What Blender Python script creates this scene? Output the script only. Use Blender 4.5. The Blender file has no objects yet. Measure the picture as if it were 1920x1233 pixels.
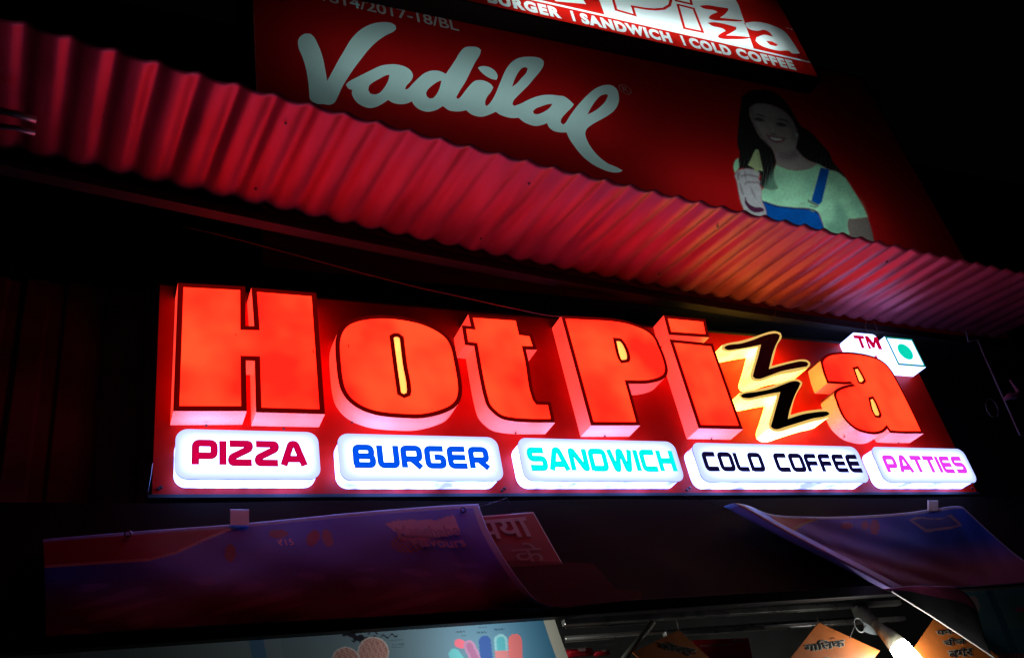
import bpy, bmesh, math, random
import numpy as np
from mathutils import Vector, Matrix
from mathutils import geometry as mgeo
random.seed(7)
S = bpy.context.scene
C = S.collection

# ------------------------------------------------------------------ camera
CX, CY, F = 960.0, 616.5, 1694.547
_X = np.array([4689 - CX, 913 - CY, F]); _X /= np.linalg.norm(_X)
_Z = np.array([398 - CX, -2000 - CY, F]); _Z /= np.linalg.norm(_Z)
_Y = np.cross(_Z, _X)
R = np.array([_X, _Y, _Z])
CAM = np.array([0.0, -3.6, 1.65])
cd = bpy.data.cameras.new('camera'); cam = bpy.data.objects.new('camera', cd); C.objects.link(cam)
rt, up, bk = R[:, 0], -R[:, 1], -R[:, 2]
cam.matrix_world = Matrix(((rt[0], up[0], bk[0], CAM[0]), (rt[1], up[1], bk[1], CAM[1]), (rt[2], up[2], bk[2], CAM[2]), (0, 0, 0, 1)))
cd.sensor_width = 36; cd.lens = F / 1920 * 36; cd.clip_start = 0.05; cd.clip_end = 500
S.camera = cam

# ------------------------------------------------------------------ night sky, exposure
w = bpy.data.worlds.new('World'); S.world = w; w.use_nodes = True
bg = w.node_tree.nodes['Background']; bg.inputs[0].default_value = (0.4, 0.45, 0.7, 1); bg.inputs[1].default_value = 0.0007
S.view_settings.view_transform = 'Standard'; S.view_settings.look = 'None'
S.view_settings.exposure = 0; S.view_settings.gamma = 1
S.cycles.transparent_max_bounces = 24

def ray(p):
    return R @ np.array([p[0] - CX, p[1] - CY, F])
def W(p, y=0.0):
    """point of the vertical plane Y = y that lies in this direction from the tripod"""
    r = ray(p); t = (y - CAM[1]) / r[1]
    return Vector(CAM + r * t)
def WZ(p, z):
    r = ray(p); t = (z - CAM[2]) / r[2]
    return Vector(CAM + r * t)
SY0, SY1, SZ0, SZ1 = -.15, -.55, 3.20, 2.586
def WS(p, lift=0.0):
    """point on the sloping canopy skirt, lifted off it towards the street"""
    d = ray(p); n = np.array([0, -(SZ0 - SZ1), SY0 - SY1]); n = n / np.linalg.norm(n)
    o = np.array([0, SY1, SZ1]) + n * lift
    t = n.dot(o - CAM) / n.dot(d)
    return Vector(CAM + d * t)
def px(crop, pts):
    x0, y0, s = crop
    return [(x0 + a / s, y0 + b / s) for a, b in pts]

# ------------------------------------------------------------------ materials
def mat(name, col, rough=0.6, metal=0.0, noise=0.0, nscale=8.0, spec=0.5, bump=0.0, emit=None, estr=0.0):
    m = bpy.data.materials.new(name); m.use_nodes = True
    nt = m.node_tree; b = nt.nodes['Principled BSDF']
    b.inputs['Base Color'].default_value = (*col, 1)
    b.inputs['Roughness'].default_value = rough
    b.inputs['Metallic'].default_value = metal
    b.inputs['Specular IOR Level'].default_value = spec
    if noise or bump:
        tc = nt.nodes.new('ShaderNodeTexCoord'); n = nt.nodes.new('ShaderNodeTexNoise')
        n.inputs['Scale'].default_value = nscale; n.inputs['Detail'].default_value = 6
        nt.links.new(tc.outputs['Object'], n.inputs['Vector'])
        if noise:
            mr = nt.nodes.new('ShaderNodeMapRange')
            mr.inputs['From Min'].default_value = .3; mr.inputs['From Max'].default_value = .7
            mr.inputs['To Min'].default_value = 1 - noise; mr.inputs['To Max'].default_value = 1 + noise * .5
            mx = nt.nodes.new('ShaderNodeVectorMath'); mx.operation = 'SCALE'
            mx.inputs[0].default_value = col
            nt.links.new(n.outputs['Fac'], mr.inputs['Value']); nt.links.new(mr.outputs[0], mx.inputs['Scale'])
            nt.links.new(mx.outputs[0], b.inputs['Base Color'])
            r2 = nt.nodes.new('ShaderNodeMapRange'); r2.inputs['To Min'].default_value = rough * .7; r2.inputs['To Max'].default_value = min(1, rough * 1.35)
            nt.links.new(n.outputs['Fac'], r2.inputs['Value']); nt.links.new(r2.outputs[0], b.inputs['Roughness'])
        if bump:
            bp = nt.nodes.new('ShaderNodeBump'); bp.inputs['Strength'].default_value = bump; bp.inputs['Distance'].default_value = .01
            nt.links.new(n.outputs['Fac'], bp.inputs['Height']); nt.links.new(bp.outputs[0], b.inputs['Normal'])
    if emit:
        b.inputs['Emission Color'].default_value = (*emit, 1); b.inputs['Emission Strength'].default_value = estr
    return m

def lit(name, col, em, strength, rough=0.35, var=0.25, vscale=3.0, col2=None):
    """back-lit acrylic: light comes from the LEDs inside, a little uneven"""
    m = mat(name, col, rough)
    nt = m.node_tree; b = nt.nodes['Principled BSDF']
    tc = nt.nodes.new('ShaderNodeTexCoord'); n = nt.nodes.new('ShaderNodeTexNoise')
    n.inputs['Scale'].default_value = vscale; n.inputs['Detail'].default_value = 2
    nt.links.new(tc.outputs['Object'], n.inputs['Vector'])
    mr = nt.nodes.new('ShaderNodeMapRange'); mr.inputs['From Min'].default_value = .3; mr.inputs['From Max'].default_value = .7
    mr.inputs['To Min'].default_value = strength * (1 - var); mr.inputs['To Max'].default_value = strength * (1 + var)
    nt.links.new(n.outputs['Fac'], mr.inputs['Value']); nt.links.new(mr.outputs[0], b.inputs['Emission Strength'])
    if col2:
        mx = nt.nodes.new('ShaderNodeMix'); mx.data_type = 'RGBA'
        mx.inputs['A'].default_value = (*em, 1); mx.inputs['B'].default_value = (*col2, 1)
        mr2 = nt.nodes.new('ShaderNodeMapRange'); mr2.inputs['From Min'].default_value = .35; mr2.inputs['From Max'].default_value = .65
        nt.links.new(n.outputs['Fac'], mr2.inputs['Value'])
        nt.links.new(mr2.outputs[0], mx.inputs['Factor']); nt.links.new(mx.outputs['Result'], b.inputs['Emission Color'])
    else:
        b.inputs['Emission Color'].default_value = (*em, 1)
    return m

def flex(name, col):
    """white translucent sign sheet, lit by the tubes inside its box"""
    m = bpy.data.materials.new(name); m.use_nodes = True; nt = m.node_tree; nt.nodes.clear()
    o = nt.nodes.new('ShaderNodeOutputMaterial'); t = nt.nodes.new('ShaderNodeBsdfTranslucent'); d = nt.nodes.new('ShaderNodeBsdfDiffuse')
    x = nt.nodes.new('ShaderNodeMixShader'); x.inputs[0].default_value = .12
    t.inputs[0].default_value = (*col, 1); d.inputs[0].default_value = (*[c * .5 for c in col], 1)
    nt.links.new(t.outputs[0], x.inputs[1]); nt.links.new(d.outputs[0], x.inputs[2]); nt.links.new(x.outputs[0], o.inputs[0])
    return m

def ink(name, col, gloss=0.02, body=0.0, bodycol=(.3, .3, .3)):
    """coloured see-through film laid over a lit sheet"""
    m = bpy.data.materials.new(name); m.use_nodes = True; nt = m.node_tree; nt.nodes.clear()
    o = nt.nodes.new('ShaderNodeOutputMaterial'); t = nt.nodes.new('ShaderNodeBsdfTransparent'); g = nt.nodes.new('ShaderNodeBsdfGlossy')
    t.inputs[0].default_value = (*col, 1); g.inputs['Roughness'].default_value = .45; g.inputs[0].default_value = (.6, .6, .6, 1)
    x = nt.nodes.new('ShaderNodeMixShader'); x.inputs[0].default_value = gloss
    nt.links.new(t.outputs[0], x.inputs[1]); nt.links.new(g.outputs[0], x.inputs[2])
    out = x.outputs[0]
    if body:
        d = nt.nodes.new('ShaderNodeBsdfDiffuse'); d.inputs[0].default_value = (*bodycol, 1)
        y = nt.nodes.new('ShaderNodeMixShader'); y.inputs[0].default_value = body
        nt.links.new(out, y.inputs[1]); nt.links.new(d.outputs[0], y.inputs[2]); out = y.outputs[0]
    nt.links.new(out, o.inputs[0])
    return m

def printed(name, rough=0.45, bump=0.15, bscale=14, thru=0.0):
    m = mat(name, (.5, .5, .5), rough, bump=bump, nscale=bscale, spec=.12)
    nt = m.node_tree; a = nt.nodes.new('ShaderNodeAttribute'); a.attribute_name = 'ink'
    nt.links.new(a.outputs['Color'], nt.nodes['Principled BSDF'].inputs['Base Color'])
    if thru:
        t = nt.nodes.new('ShaderNodeBsdfTranslucent'); x = nt.nodes.new('ShaderNodeMixShader'); x.inputs[0].default_value = thru
        nt.links.new(a.outputs['Color'], t.inputs[0]); nt.links.new(nt.nodes['Principled BSDF'].outputs[0], x.inputs[1]); nt.links.new(t.outputs[0], x.inputs[2])
        nt.links.new(x.outputs[0], nt.nodes['Material Output'].inputs[0])
    return m

def led_box(name, strength):
    """face of a menu light box: LED rows in the middle, weaker towards the rim"""
    m = mat(name, (.8, .8, .82), .3)
    nt = m.node_tree; b = nt.nodes['Principled BSDF']
    tc = nt.nodes.new('ShaderNodeTexCoord'); sx = nt.nodes.new('ShaderNodeSeparateXYZ'); nt.links.new(tc.outputs['Generated'], sx.inputs[0])
    def edge(sock, k):
        s = nt.nodes.new('ShaderNodeMath'); s.operation = 'SUBTRACT'; s.inputs[1].default_value = .5; nt.links.new(sock, s.inputs[0])
        a = nt.nodes.new('ShaderNodeMath'); a.operation = 'ABSOLUTE'; nt.links.new(s.outputs[0], a.inputs[0])
        mr = nt.nodes.new('ShaderNodeMapRange'); mr.interpolation_type = 'SMOOTHSTEP'
        mr.inputs['From Min'].default_value = .5; mr.inputs['From Max'].default_value = k; nt.links.new(a.outputs[0], mr.inputs['Value'])
        return mr.outputs[0]
    ex, ez = edge(sx.outputs[0], .36), edge(sx.outputs[2], .12)
    mu = nt.nodes.new('ShaderNodeMath'); mu.operation = 'MULTIPLY'; nt.links.new(ex, mu.inputs[0]); nt.links.new(ez, mu.inputs[1])
    mx = nt.nodes.new('ShaderNodeMix'); mx.data_type = 'RGBA'; mx.inputs['A'].default_value = (.62, .75, 1.6, 1); mx.inputs['B'].default_value = (2.2, 2.8, 5.5, 1)
    nt.links.new(mu.outputs[0], mx.inputs['Factor']); nt.links.new(mx.outputs['Result'], b.inputs['Emission Color'])
    b.inputs['Emission Strength'].default_value = strength
    return m

# ------------------------------------------------------------------ object helpers
def tag(o, label, cat, group=None, kind=None):
    if label: o['label'] = label
    if cat: o['category'] = cat
    if group: o['group'] = group
    if kind: o['kind'] = kind
    return o
def thing(name, label, cat, loc=(0, 0, 0), group=None):
    o = bpy.data.objects.new(name, None); o.empty_display_size = .1; C.objects.link(o); o.location = loc
    return tag(o, label, cat, group)
def mesh(name, verts, faces, m, parent=None, smooth=False, label=None):
    me = bpy.data.meshes.new(name); me.from_pydata([tuple(v) for v in verts], [], faces); me.update()
    if isinstance(m, (list, tuple)):
        for k in m: me.materials.append(k)
    else: me.materials.append(m)
    if smooth: me.polygons.foreach_set('use_smooth', [True] * len(me.polygons))
    o = bpy.data.objects.new(name, me); C.objects.link(o)
    if parent:
        o.parent = parent
        pw = Matrix.Identity(4); q = parent; chain = []
        while q: chain.append(q); q = q.parent
        for q in reversed(chain): pw = pw @ q.matrix_parent_inverse @ Matrix.Translation(q.location)
        o.matrix_parent_inverse = pw.inverted()
    if label: o['label'] = label
    return o

class MB:
    def __init__(s): s.v = []; s.f = []
    def add(s, v, f):
        n = len(s.v); s.v += [tuple(q) for q in v]; s.f += [tuple(i + n for i in k) for k in f]
    def box(s, a, b):
        x0, y0, z0 = a; x1, y1, z1 = b
        s.add([(x0, y0, z0), (x1, y0, z0), (x1, y1, z0), (x0, y1, z0), (x0, y0, z1), (x1, y0, z1), (x1, y1, z1), (x0, y1, z1)],
              [(0, 3, 2, 1), (4, 5, 6, 7), (0, 1, 5, 4), (1, 2, 6, 5), (2, 3, 7, 6), (3, 0, 4, 7)])
    def tube(s, pts, r, n=8, caps=True):
        pts = [Vector(p) for p in pts]
        rs = r if isinstance(r, (list, tuple)) else [r] * len(pts)
        rings = []; prev = None
        for i, p in enumerate(pts):
            d = (pts[min(i + 1, len(pts) - 1)] - pts[max(i - 1, 0)]).normalized()
            u = prev if prev is not None else (Vector((0, 0, 1)) if abs(d.z) < .9 else Vector((1, 0, 0)))
            u = (u - d * u.dot(d)).normalized(); prev = u; v = d.cross(u)
            rings.append([p + (u * math.cos(2 * math.pi * k / n) + v * math.sin(2 * math.pi * k / n)) * rs[i] for k in range(n)])
        vs = [q for g in rings for q in g]; fs = []
        for i in range(len(rings) - 1):
            for k in range(n): fs.append((i * n + k, i * n + (k + 1) % n, (i + 1) * n + (k + 1) % n, (i + 1) * n + k))
        if caps: fs += [tuple(range(n))[::-1], tuple((len(rings) - 1) * n + k for k in range(n))]
        s.add(vs, fs)
    def build(s, name, m, parent=None, smooth=False, label=None, bevel=0):
        o = mesh(name, s.v, s.f, m, parent, smooth, label)
        if bevel:
            b = o.modifiers.new('bevel', 'BEVEL'); b.width = bevel; b.segments = 2
        return o

def smooth_loop(pts, k=4, ang=38, closed=True):
    """keep the corners, round the gentle bends"""
    P = [Vector(p) for p in pts]; n = len(P); out = []
    T = []
    for i in range(n):
        if not closed and i in (0, n - 1): T.append(None); continue
        a, b = P[i] - P[i - 1], P[(i + 1) % n] - P[i]
        if a.length < 1e-9 or b.length < 1e-9 or a.angle(b) > math.radians(ang): T.append(None)
        else: T.append((a.normalized() + b.normalized()).normalized())
    for i in range(n if closed else n - 1):
        a, b = P[i], P[(i + 1) % n]; L = (b - a).length; ta, tb = T[i], T[(i + 1) % n]
        if ta is None and tb is None: out.append(a); continue
        d = (b - a).normalized() if L > 1e-9 else Vector((1, 0))
        ta = (ta if ta is not None else d) * L; tb = (tb if tb is not None else d) * L
        for j in range(k):
            t = j / k
            out.append(a * (2 * t**3 - 3 * t**2 + 1) + ta * (t**3 - 2 * t**2 + t) + b * (-2 * t**3 + 3 * t**2) + tb * (t**3 - t**2))
    if not closed: out.append(P[-1])
    return [(q.x, q.y) for q in out]

def area(l): return sum(l[i][0] * l[(i + 1) % len(l)][1] - l[(i + 1) % len(l)][0] * l[i][1] for i in range(len(l))) / 2
def offset(l, d):
    """move a closed loop inwards by d (outwards if negative)"""
    sgn = 1 if area(l) > 0 else -1; n = len(l); out = []
    for i in range(n):
        p, a, b = Vector(l[i]), Vector(l[i - 1]), Vector(l[(i + 1) % n])
        e1, e2 = (p - a), (b - p)
        if e1.length < 1e-7: e1 = e2
        if e2.length < 1e-7: e2 = e1
        e1.normalize(); e2.normalize()
        n1, n2 = Vector((-e1.y, e1.x)) * sgn, Vector((-e2.y, e2.x)) * sgn
        m = n1 + n2
        if m.length < .3: m = n1
        else: m = m / m.length; m = m / max(m.dot(n1), .5)
        q = p + m * d; out.append((q.x, q.y))
    return out

def fill(loops):
    """even-odd fill of 2D loops -> verts, faces"""
    cu = bpy.data.curves.new('t', 'CURVE'); cu.dimensions = '2D'; cu.fill_mode = 'BOTH'
    for l in loops:
        s = cu.splines.new('POLY'); s.points.add(len(l) - 1)
        for i, p in enumerate(l): s.points[i].co = (p[0], p[1], 0, 1)
        s.use_cyclic_u = True
    o = bpy.data.objects.new('t', cu); C.objects.link(o)
    dg = bpy.context.evaluated_depsgraph_get(); me = o.evaluated_get(dg).to_mesh()
    v = [(q.co.x, q.co.y) for q in me.vertices]; f = [tuple(p.vertices) for p in me.polygons]
    o.evaluated_get(dg).to_mesh_clear(); bpy.data.objects.remove(o); bpy.data.curves.remove(cu)
    return v, f
def flat(name, loops, y, m, parent=None, label=None):
    """a flat sheet in the plane Y = y facing the street"""
    dl = []
    for l in loops:                       # split long edges so that the filler meets no slivers
        d = []
        for i, p in enumerate(l):
            q_ = l[(i + 1) % len(l)]; n = max(1, int(math.hypot(q_[0] - p[0], q_[1] - p[1]) / .12))
            d += [(p[0] + (q_[0] - p[0]) * k / n, p[1] + (q_[1] - p[1]) * k / n) for k in range(n)]
        dl.append(d)
    v, f = fill(dl)
    f2 = []
    for k in f:
        a, b, c = v[k[0]], v[k[1]], v[k[2]]
        s = (b[0] - a[0]) * (c[1] - a[1]) - (b[1] - a[1]) * (c[0] - a[0])
        f2.append(k if s > 0 else k[::-1])
    return mesh(name, [(a, y, b) for a, b in v], f2, m, parent, label=label)
def xz(pts, y): return [(q.x, q.z) for q in (W(p, y) for p in pts)]

def text_loops(s, bold=0.0, shear=0.0, space=1.0):
    cu = bpy.data.curves.new('t', 'FONT'); cu.body = s; cu.size = 1; cu.offset = bold; cu.shear = shear; cu.space_character = space
    o = bpy.data.objects.new('t', cu); C.objects.link(o)
    dg = bpy.context.evaluated_depsgraph_get(); c2 = o.evaluated_get(dg).to_curve(dg)
    out = []
    for sp in c2.splines:
        l = []
        if sp.type == 'BEZIER':
            bp = sp.bezier_points; n = len(bp)
            for i in range(n):
                a, b = bp[i], bp[(i + 1) % n]
                l += [(q.x, q.y) for q in mgeo.interpolate_bezier(a.co, a.handle_right, b.handle_left, b.co, 5)[:-1]]
        else: l = [(q.co.x, q.co.y) for q in sp.points]
        if len(l) > 2: out.append(l)
    o.evaluated_get(dg).to_curve_clear() if hasattr(o.evaluated_get(dg), 'to_curve_clear') else None
    bpy.data.objects.remove(o); bpy.data.curves.remove(cu)
    if bold:
        def inside(p, l):
            c = False; j = len(l) - 1
            for i in range(len(l)):
                if (l[i][1] > p[1]) != (l[j][1] > p[1]) and p[0] < (l[j][0] - l[i][0]) * (p[1] - l[i][1]) / (l[j][1] - l[i][1]) + l[i][0]: c = not c
                j = i
            return c
        out = [offset([p for p, q_ in zip(l, l[1:] + l[:1]) if math.hypot(p[0] - q_[0], p[1] - q_[1]) > 1e-5], bold if sum(inside(l[0], k) for k in out if k is not l) % 2 else -bold) for l in out]
    return out
def text_mesh(s, bold=0.0):
    cu = bpy.data.curves.new('t', 'FONT'); cu.body = s; cu.size = 1; cu.offset = bold; cu.resolution_u = 4
    o = bpy.data.objects.new('t', cu); C.objects.link(o)
    dg = bpy.context.evaluated_depsgraph_get(); me = o.evaluated_get(dg).to_mesh()
    v = [(q.co.x, q.co.y) for q in me.vertices]; f = [tuple(p.vertices) for p in me.polygons]
    o.evaluated_get(dg).to_mesh_clear(); bpy.data.objects.remove(o); bpy.data.curves.remove(cu)
    return v, f
def fit(loops, x0, x1, z0, z1, capline=None):
    xs = [p[0] for l in loops for p in l]; a, b = min(xs), max(xs)
    zs = [p[1] for l in loops for p in l]; c, d = min(zs), max(zs)
    return [[(x0 + (p[0] - a) / (b - a) * (x1 - x0), z0 + (p[1] - c) / (d - c) * (z1 - z0)) for p in l] for l in loops]

# ------------------------------------------------------------------ shared materials
M_dark = mat('dark_paint', (.02, .02, .023), .55, noise=.4)
M_red_face = lit('red_acrylic_lit', (.5, .02, .01), (3.3, .026, .012), 1.0, var=.12, vscale=3.2, col2=(3.5, .085, .024))
M_red_edge = mat('dark_red_vinyl', (.16, .003, .003), .4, emit=(.09, .0, .0), estr=1)
M_side = lit('white_acrylic_side', (.8, .42, .24), (1.4, .05, .03), 1.0, var=.2, vscale=5)
M_slot = lit('slot_wall', (.8, .6, .4), (1.5, .42, .11), 1.0, var=.1)
M_yel_side = lit('cream_acrylic_side', (.85, .8, .6), (4.2, 2.7, .36), 1.0, var=.45, vscale=7)
M_yel_rim = mat('gold_vinyl', (.75, .5, .12), .4, emit=(1.0, .62, .16), estr=.8)
M_brown = mat('dark_brown_vinyl', (.06, .018, .010), .09, spec=1.0)
M_box = led_box('menu_box_face', 1.0)
M_box_side = lit('menu_box_side', (.8, .8, .85), (.66, .78, 2.2), 1.0, var=.15, vscale=9, col2=(2.2, 3.6, 12))
M_white_lit = lit('white_acrylic_lit', (.8, .8, .82), (1.35, 1.8, 4.2), 1.0, var=.05)
M_box_low = lit('menu_box_underside', (.8, .8, .85), (.66, .85, 3), 1.0, var=.15, vscale=9, col2=(2.4, 4.2, 15))
M_gap = mat('box_seam', (.12, .12, .2), .5)
M_screw = mat('screw_metal', (.1, .07, .07), .4, .7)

# ------------------------------------------------------------------ setting
gm = mat('asphalt', (.045, .045, .05), .9, noise=.4, nscale=4, bump=.4)
o = mesh('ground', [(-60, -60, 0), (60, -60, 0), (60, 60, 0), (-60, 60, 0)], [(0, 1, 2, 3)], gm); o['kind'] = 'structure'

# shop front behind the sign: corrugated siding, dark
bld = thing('shop_building', 'dark corrugated metal shop front behind the lit signs', 'building', (2.5, .4, 0))
vs, fs = [], []
n = 0; x = -3.0
while x < 4.6:
    for dx, dy in ((0, 0), (.05, 0), (.065, .022), (.125, .022), (.14, 0)):
        vs += [(x + dx, .40 + dy, 3.0), (x + dx, .40 + dy, 4.62)]; n += 1
    x += .18
fs = [(2 * i, 2 * i + 2, 2 * i + 3, 2 * i + 1) for i in range(n - 1)]
mesh('wall', vs, fs, mat('painted_siding', (.34, .10, .08), .6, noise=.5, nscale=3), bld, label='dark ribbed metal wall above the canopy')
b = MB(); b.box((-3, .43, 0), (9.5, .6, 6.9)); b.build('back_wall', mat('near_black_wall', (.02, .02, .02), .9, noise=.4), bld)  # flat back wall, near-black with slight mottling
M_sw = mat('shop_side_wall', (.05, .045, .045), .85, noise=.3)
for xa, xb in ((-3.0, -.62), (6.4, 9.5)):
    b = MB(); b.box((xa, -.35, 0), (xb, .38, 2.5)); b.build('side_wall', M_sw, bld)
b = MB(); b.box((-.6, -.3, 0), (6.38, -.25, 1.05)); b.build('counter_front', mat('counter_panel', (.16, .03, .03), .5, noise=.3), bld)
b = MB(); b.box((-.6, -.38, 1.052), (6.38, .36, 1.1)); b.build('counter_top', mat('counter_steel', (.4, .4, .4), .35, .9, noise=.3), bld)

# ------------------------------------------------------------------ corrugated awning
aw = thing('corrugated_awning', 'long corrugated metal awning sloping over the lit letters', 'awning', (2.5, -.6, 4.5))
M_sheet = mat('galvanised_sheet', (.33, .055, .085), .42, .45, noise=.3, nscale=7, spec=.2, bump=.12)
_n = [q for q in M_sheet.node_tree.nodes if q.type == 'TEX_NOISE'][0]
_m = M_sheet.node_tree.nodes.new('ShaderNodeMapping'); _m.inputs['Scale'].default_value = (2.2, .35, 1)
_t = [q for q in M_sheet.node_tree.nodes if q.type == 'TEX_COORD'][0]
M_sheet.node_tree.links.new(_t.outputs['Object'], _m.inputs[0]); M_sheet.node_tree.links.new(_m.outputs[0], _n.inputs['Vector'])
inner_px = [(-60, 262), (100, 303), (240, 330), (353, 360), (600, 412), (740, 440), (900, 470), (1030, 497), (1200, 534), (1330, 553), (1470, 577), (1650, 603), (1785, 620), (1920, 640), (2100, 672)]
outer_px = [(-60, 8), (50, 46), (140, 73), (213, 96), (363, 136), (497, 171), (620, 203), (842, 264), (1003, 304), (1143, 337), (1232, 358), (1363, 390), (1515, 426), (1654, 455), (1785, 483), (1909, 508), (2100, 552)]
ZI, ZO = 1.65 + 2.92, 1.65 + 2.80
inn = [WZ(p, ZI) for p in inner_px]; out = [WZ(p, ZO) for p in outer_px]
def along(pts, x):
    for a, b in zip(pts, pts[1:]):
        if a.x <= x <= b.x or b is pts[-1]:
            t = (x - a.x) / (b.x - a.x); return a.lerp(b, t)
    return pts[0].copy()
def resample(pts):
    xs = np.array([p.x for p in pts]); ys = np.array([p.y for p in pts])
    c = np.polyfit(xs, ys, 4); return lambda x: float(np.polyval(c, x))
fi, fo = resample(inn), resample(out)
pitch = .1437; x0 = -.306
# the sheet ribs run square to the edge, which is turned a few degrees off the wall
nper = 44; seg = 12; nr = 26
vs, fs = [], []
cols = (nper + 4) * seg + 1
for i in range(cols):
    ph = (i / seg) - 3
    xo = x0 + ph * pitch
    yo = fo(xo)
    skew = .07
    # inner end of the same rib
    xi = xo - skew * .8
    yi = fi(xi)
    for j in range(nr + 1):
        t = j / nr
        dent = .006 * math.sin(xo * 2.3 + t * 2) * math.sin(t * 3.1)
        prof = .0112 * math.cos(2 * math.pi * ph) + .0025 * math.cos(4 * math.pi * ph)
        z = ZO + (ZI - ZO) * t + prof + dent
        vs.append((xo + (xi - xo) * t, yo + (yi - yo) * t, z))
for i in range(cols - 1):
    for j in range(nr):
        a = i * (nr + 1) + j; fs.append((a, a + 1, a + nr + 2, a + nr + 1))
sheet = mesh('corrugated_sheet', vs, fs, M_sheet, aw, True)
so = sheet.modifiers.new('thick', 'SOLIDIFY'); so.thickness = .0012
for xs_ in (.55, 1.72, 2.9, 4.1, 5.3):
    for t_ in (.18, .82):
        ph_ = round((xs_ - x0) / pitch) + .5; X_ = x0 + ph_ * pitch; xi_ = X_ - .056
        c_ = Vector((X_ + (xi_ - X_) * t_, fo(X_) + (fi(xi_) - fo(X_)) * t_, ZO + (ZI - ZO) * t_ - .013))
        b = MB(); b.tube([c_, c_ + Vector((0, 0, -.006))], [.007, .005], 8); b.build('sheet_screw', M_screw, aw)
# beam under the wall edge of the sheet
bv, bf = [], []
xs = [(-.9 + k * .15) for k in range(54)]
for x in xs:
    y = fi(x) + .012
    for dy, dz in ((0, -.022), (0, -.078), (-.012, -.080), (-.012, -.088), (.045, -.088), (.045, -.022)):
        bv.append((x, y + dy, ZI + dz))
for i in range(len(xs) - 1):
    for k in range(6):
        bf.append((i * 6 + k, i * 6 + (k + 1) % 6, (i + 1) * 6 + (k + 1) % 6, (i + 1) * 6 + k))
mesh('beam', bv, bf, mat('painted_angle', (.016, .010, .010), .6, .1, noise=.4), aw)
b = MB(); b.tube([WZ(p, 4.40) for p in ((-40, 198), (30, 214), (68, 226))], .014); b.tube([WZ(p, 4.36) for p in ((-40, 232), (30, 240), (66, 250))], .011)
b.build('support_pipe', mat('steel_pipe', (.3, .28, .28), .4, .6), aw, True)
M_wire = mat('tie_wire', (.22, .2, .2), .4, .6)
for pts in (((1449, 563), (1456, 572), (1452, 592)), ((1626, 598), (1622, 612), (1629, 628)), ((1638, 600), (1645, 618), (1641, 630)), ((905, 470), (907, 482), (903, 500))):
    b = MB(); b.tube([W(p, -.12) for p in pts], .0022, 5); b.build('wire_tie', M_wire, aw)

# ------------------------------------------------------------------ main sign
sign = thing('lit_letter_sign', 'wide red sign board with glowing raised red letters and white menu boxes', 'sign', (2.6, 0, 3.3))
PX0, PX1, PZ0, PZ1 = .233, 5.0, 1.65 + 1.652, 1.65 + 2.703
b = MB(); b.box((PX0, 0, PZ0), (PX1, .025, PZ1))
b.build('backing_panel', mat('red_glossy_panel', (.55, .008, .003), .42, spec=.15, noise=.25, nscale=5, bump=.04), sign)
b = MB()
b.box((PX0 - .015, -.004, PZ0 - .016), (PX1 + .015, .05, PZ0 - .001)); b.box((PX0 - .015, -.004, PZ1 + .001), (PX1 + .015, .05, PZ1 + .014))
b.build('panel_frame', mat('frame_metal', (.012, .01, .01), .7, .0), sign)
FD = -.123   # front of the letters
c1, c2, c3, c4, c5, c6, c7 = (300, 510, 3.853), (600, 570, 4.743), (840, 570, 4.741), (1030, 570, 4.742), (1220, 570, 4.565), (1330, 600, 5.138), (1500, 600, 5.138)
H = [px(c1, [(130, 78), (616, 104), (618, 388), (680, 390), (660, 112), (1128, 150), (1192, 1025), (693, 1012), (684, 640), (621, 638), (627, 1003), (95, 1003)])]
O = [px(c2, [(136, 400), (140, 310), (170, 225), (225, 165), (300, 130), (400, 108), (520, 98), (650, 103), (780, 122), (900, 150), (1010, 195), (1100, 250), (1160, 310), (1200, 390), (1225, 500), (1248, 620), (1262, 720), (1262, 800), (1240, 870), (1190, 925), (1110, 965), (1000, 998), (880, 1015), (760, 1012), (620, 1003), (500, 985), (390, 950), (300, 900), (230, 835), (185, 760), (160, 660), (145, 530)]),
     px(c2, [(656, 300), (670, 292), (692, 292), (708, 305), (735, 530), (772, 765), (768, 788), (745, 797), (722, 785), (690, 560)])]
Tt = [px(c3, [(180, 90), (625, 122), (655, 250), (745, 262), (792, 405), (692, 403), (715, 500), (780, 840), (795, 862), (912, 866), (952, 1052), (700, 1050), (560, 1038), (470, 1015), (400, 965), (345, 900), (318, 820), (290, 700), (232, 372), (150, 362), (122, 188), (205, 196)])]
Pp = [px(c4, [(105, 103), (400, 116), (560, 128), (680, 148), (780, 180), (860, 215), (920, 260), (960, 310), (990, 380), (1020, 450), (1045, 530), (1055, 590), (1040, 640), (1000, 672), (930, 695), (860, 706), (705, 706), (808, 1078), (370, 1078)]),
      px(c4, [(597, 328), (630, 332), (652, 360), (690, 470), (685, 490), (645, 495), (635, 480)])]
Id = [px(c5, [(112, 95), (468, 130), (500, 285), (155, 262)])]
Ib = [px(c5, [(160, 300), (530, 338), (790, 1070), (410, 1062)])]
Za = [px(c6, [(115, 265), (125, 240), (180, 222), (300, 200), (420, 165), (520, 130), (590, 110), (640, 107), (685, 122), (698, 152), (690, 180), (655, 235), (632, 310), (612, 390), (598, 442), (700, 415), (800, 392), (880, 379), (940, 384), (972, 410), (970, 440), (940, 465), (900, 478), (800, 505), (700, 520), (600, 548), (520, 578), (460, 590), (412, 578), (393, 540), (403, 490), (430, 400), (455, 300), (468, 258), (400, 268), (280, 288), (200, 302), (150, 298), (120, 285)])]
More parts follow.
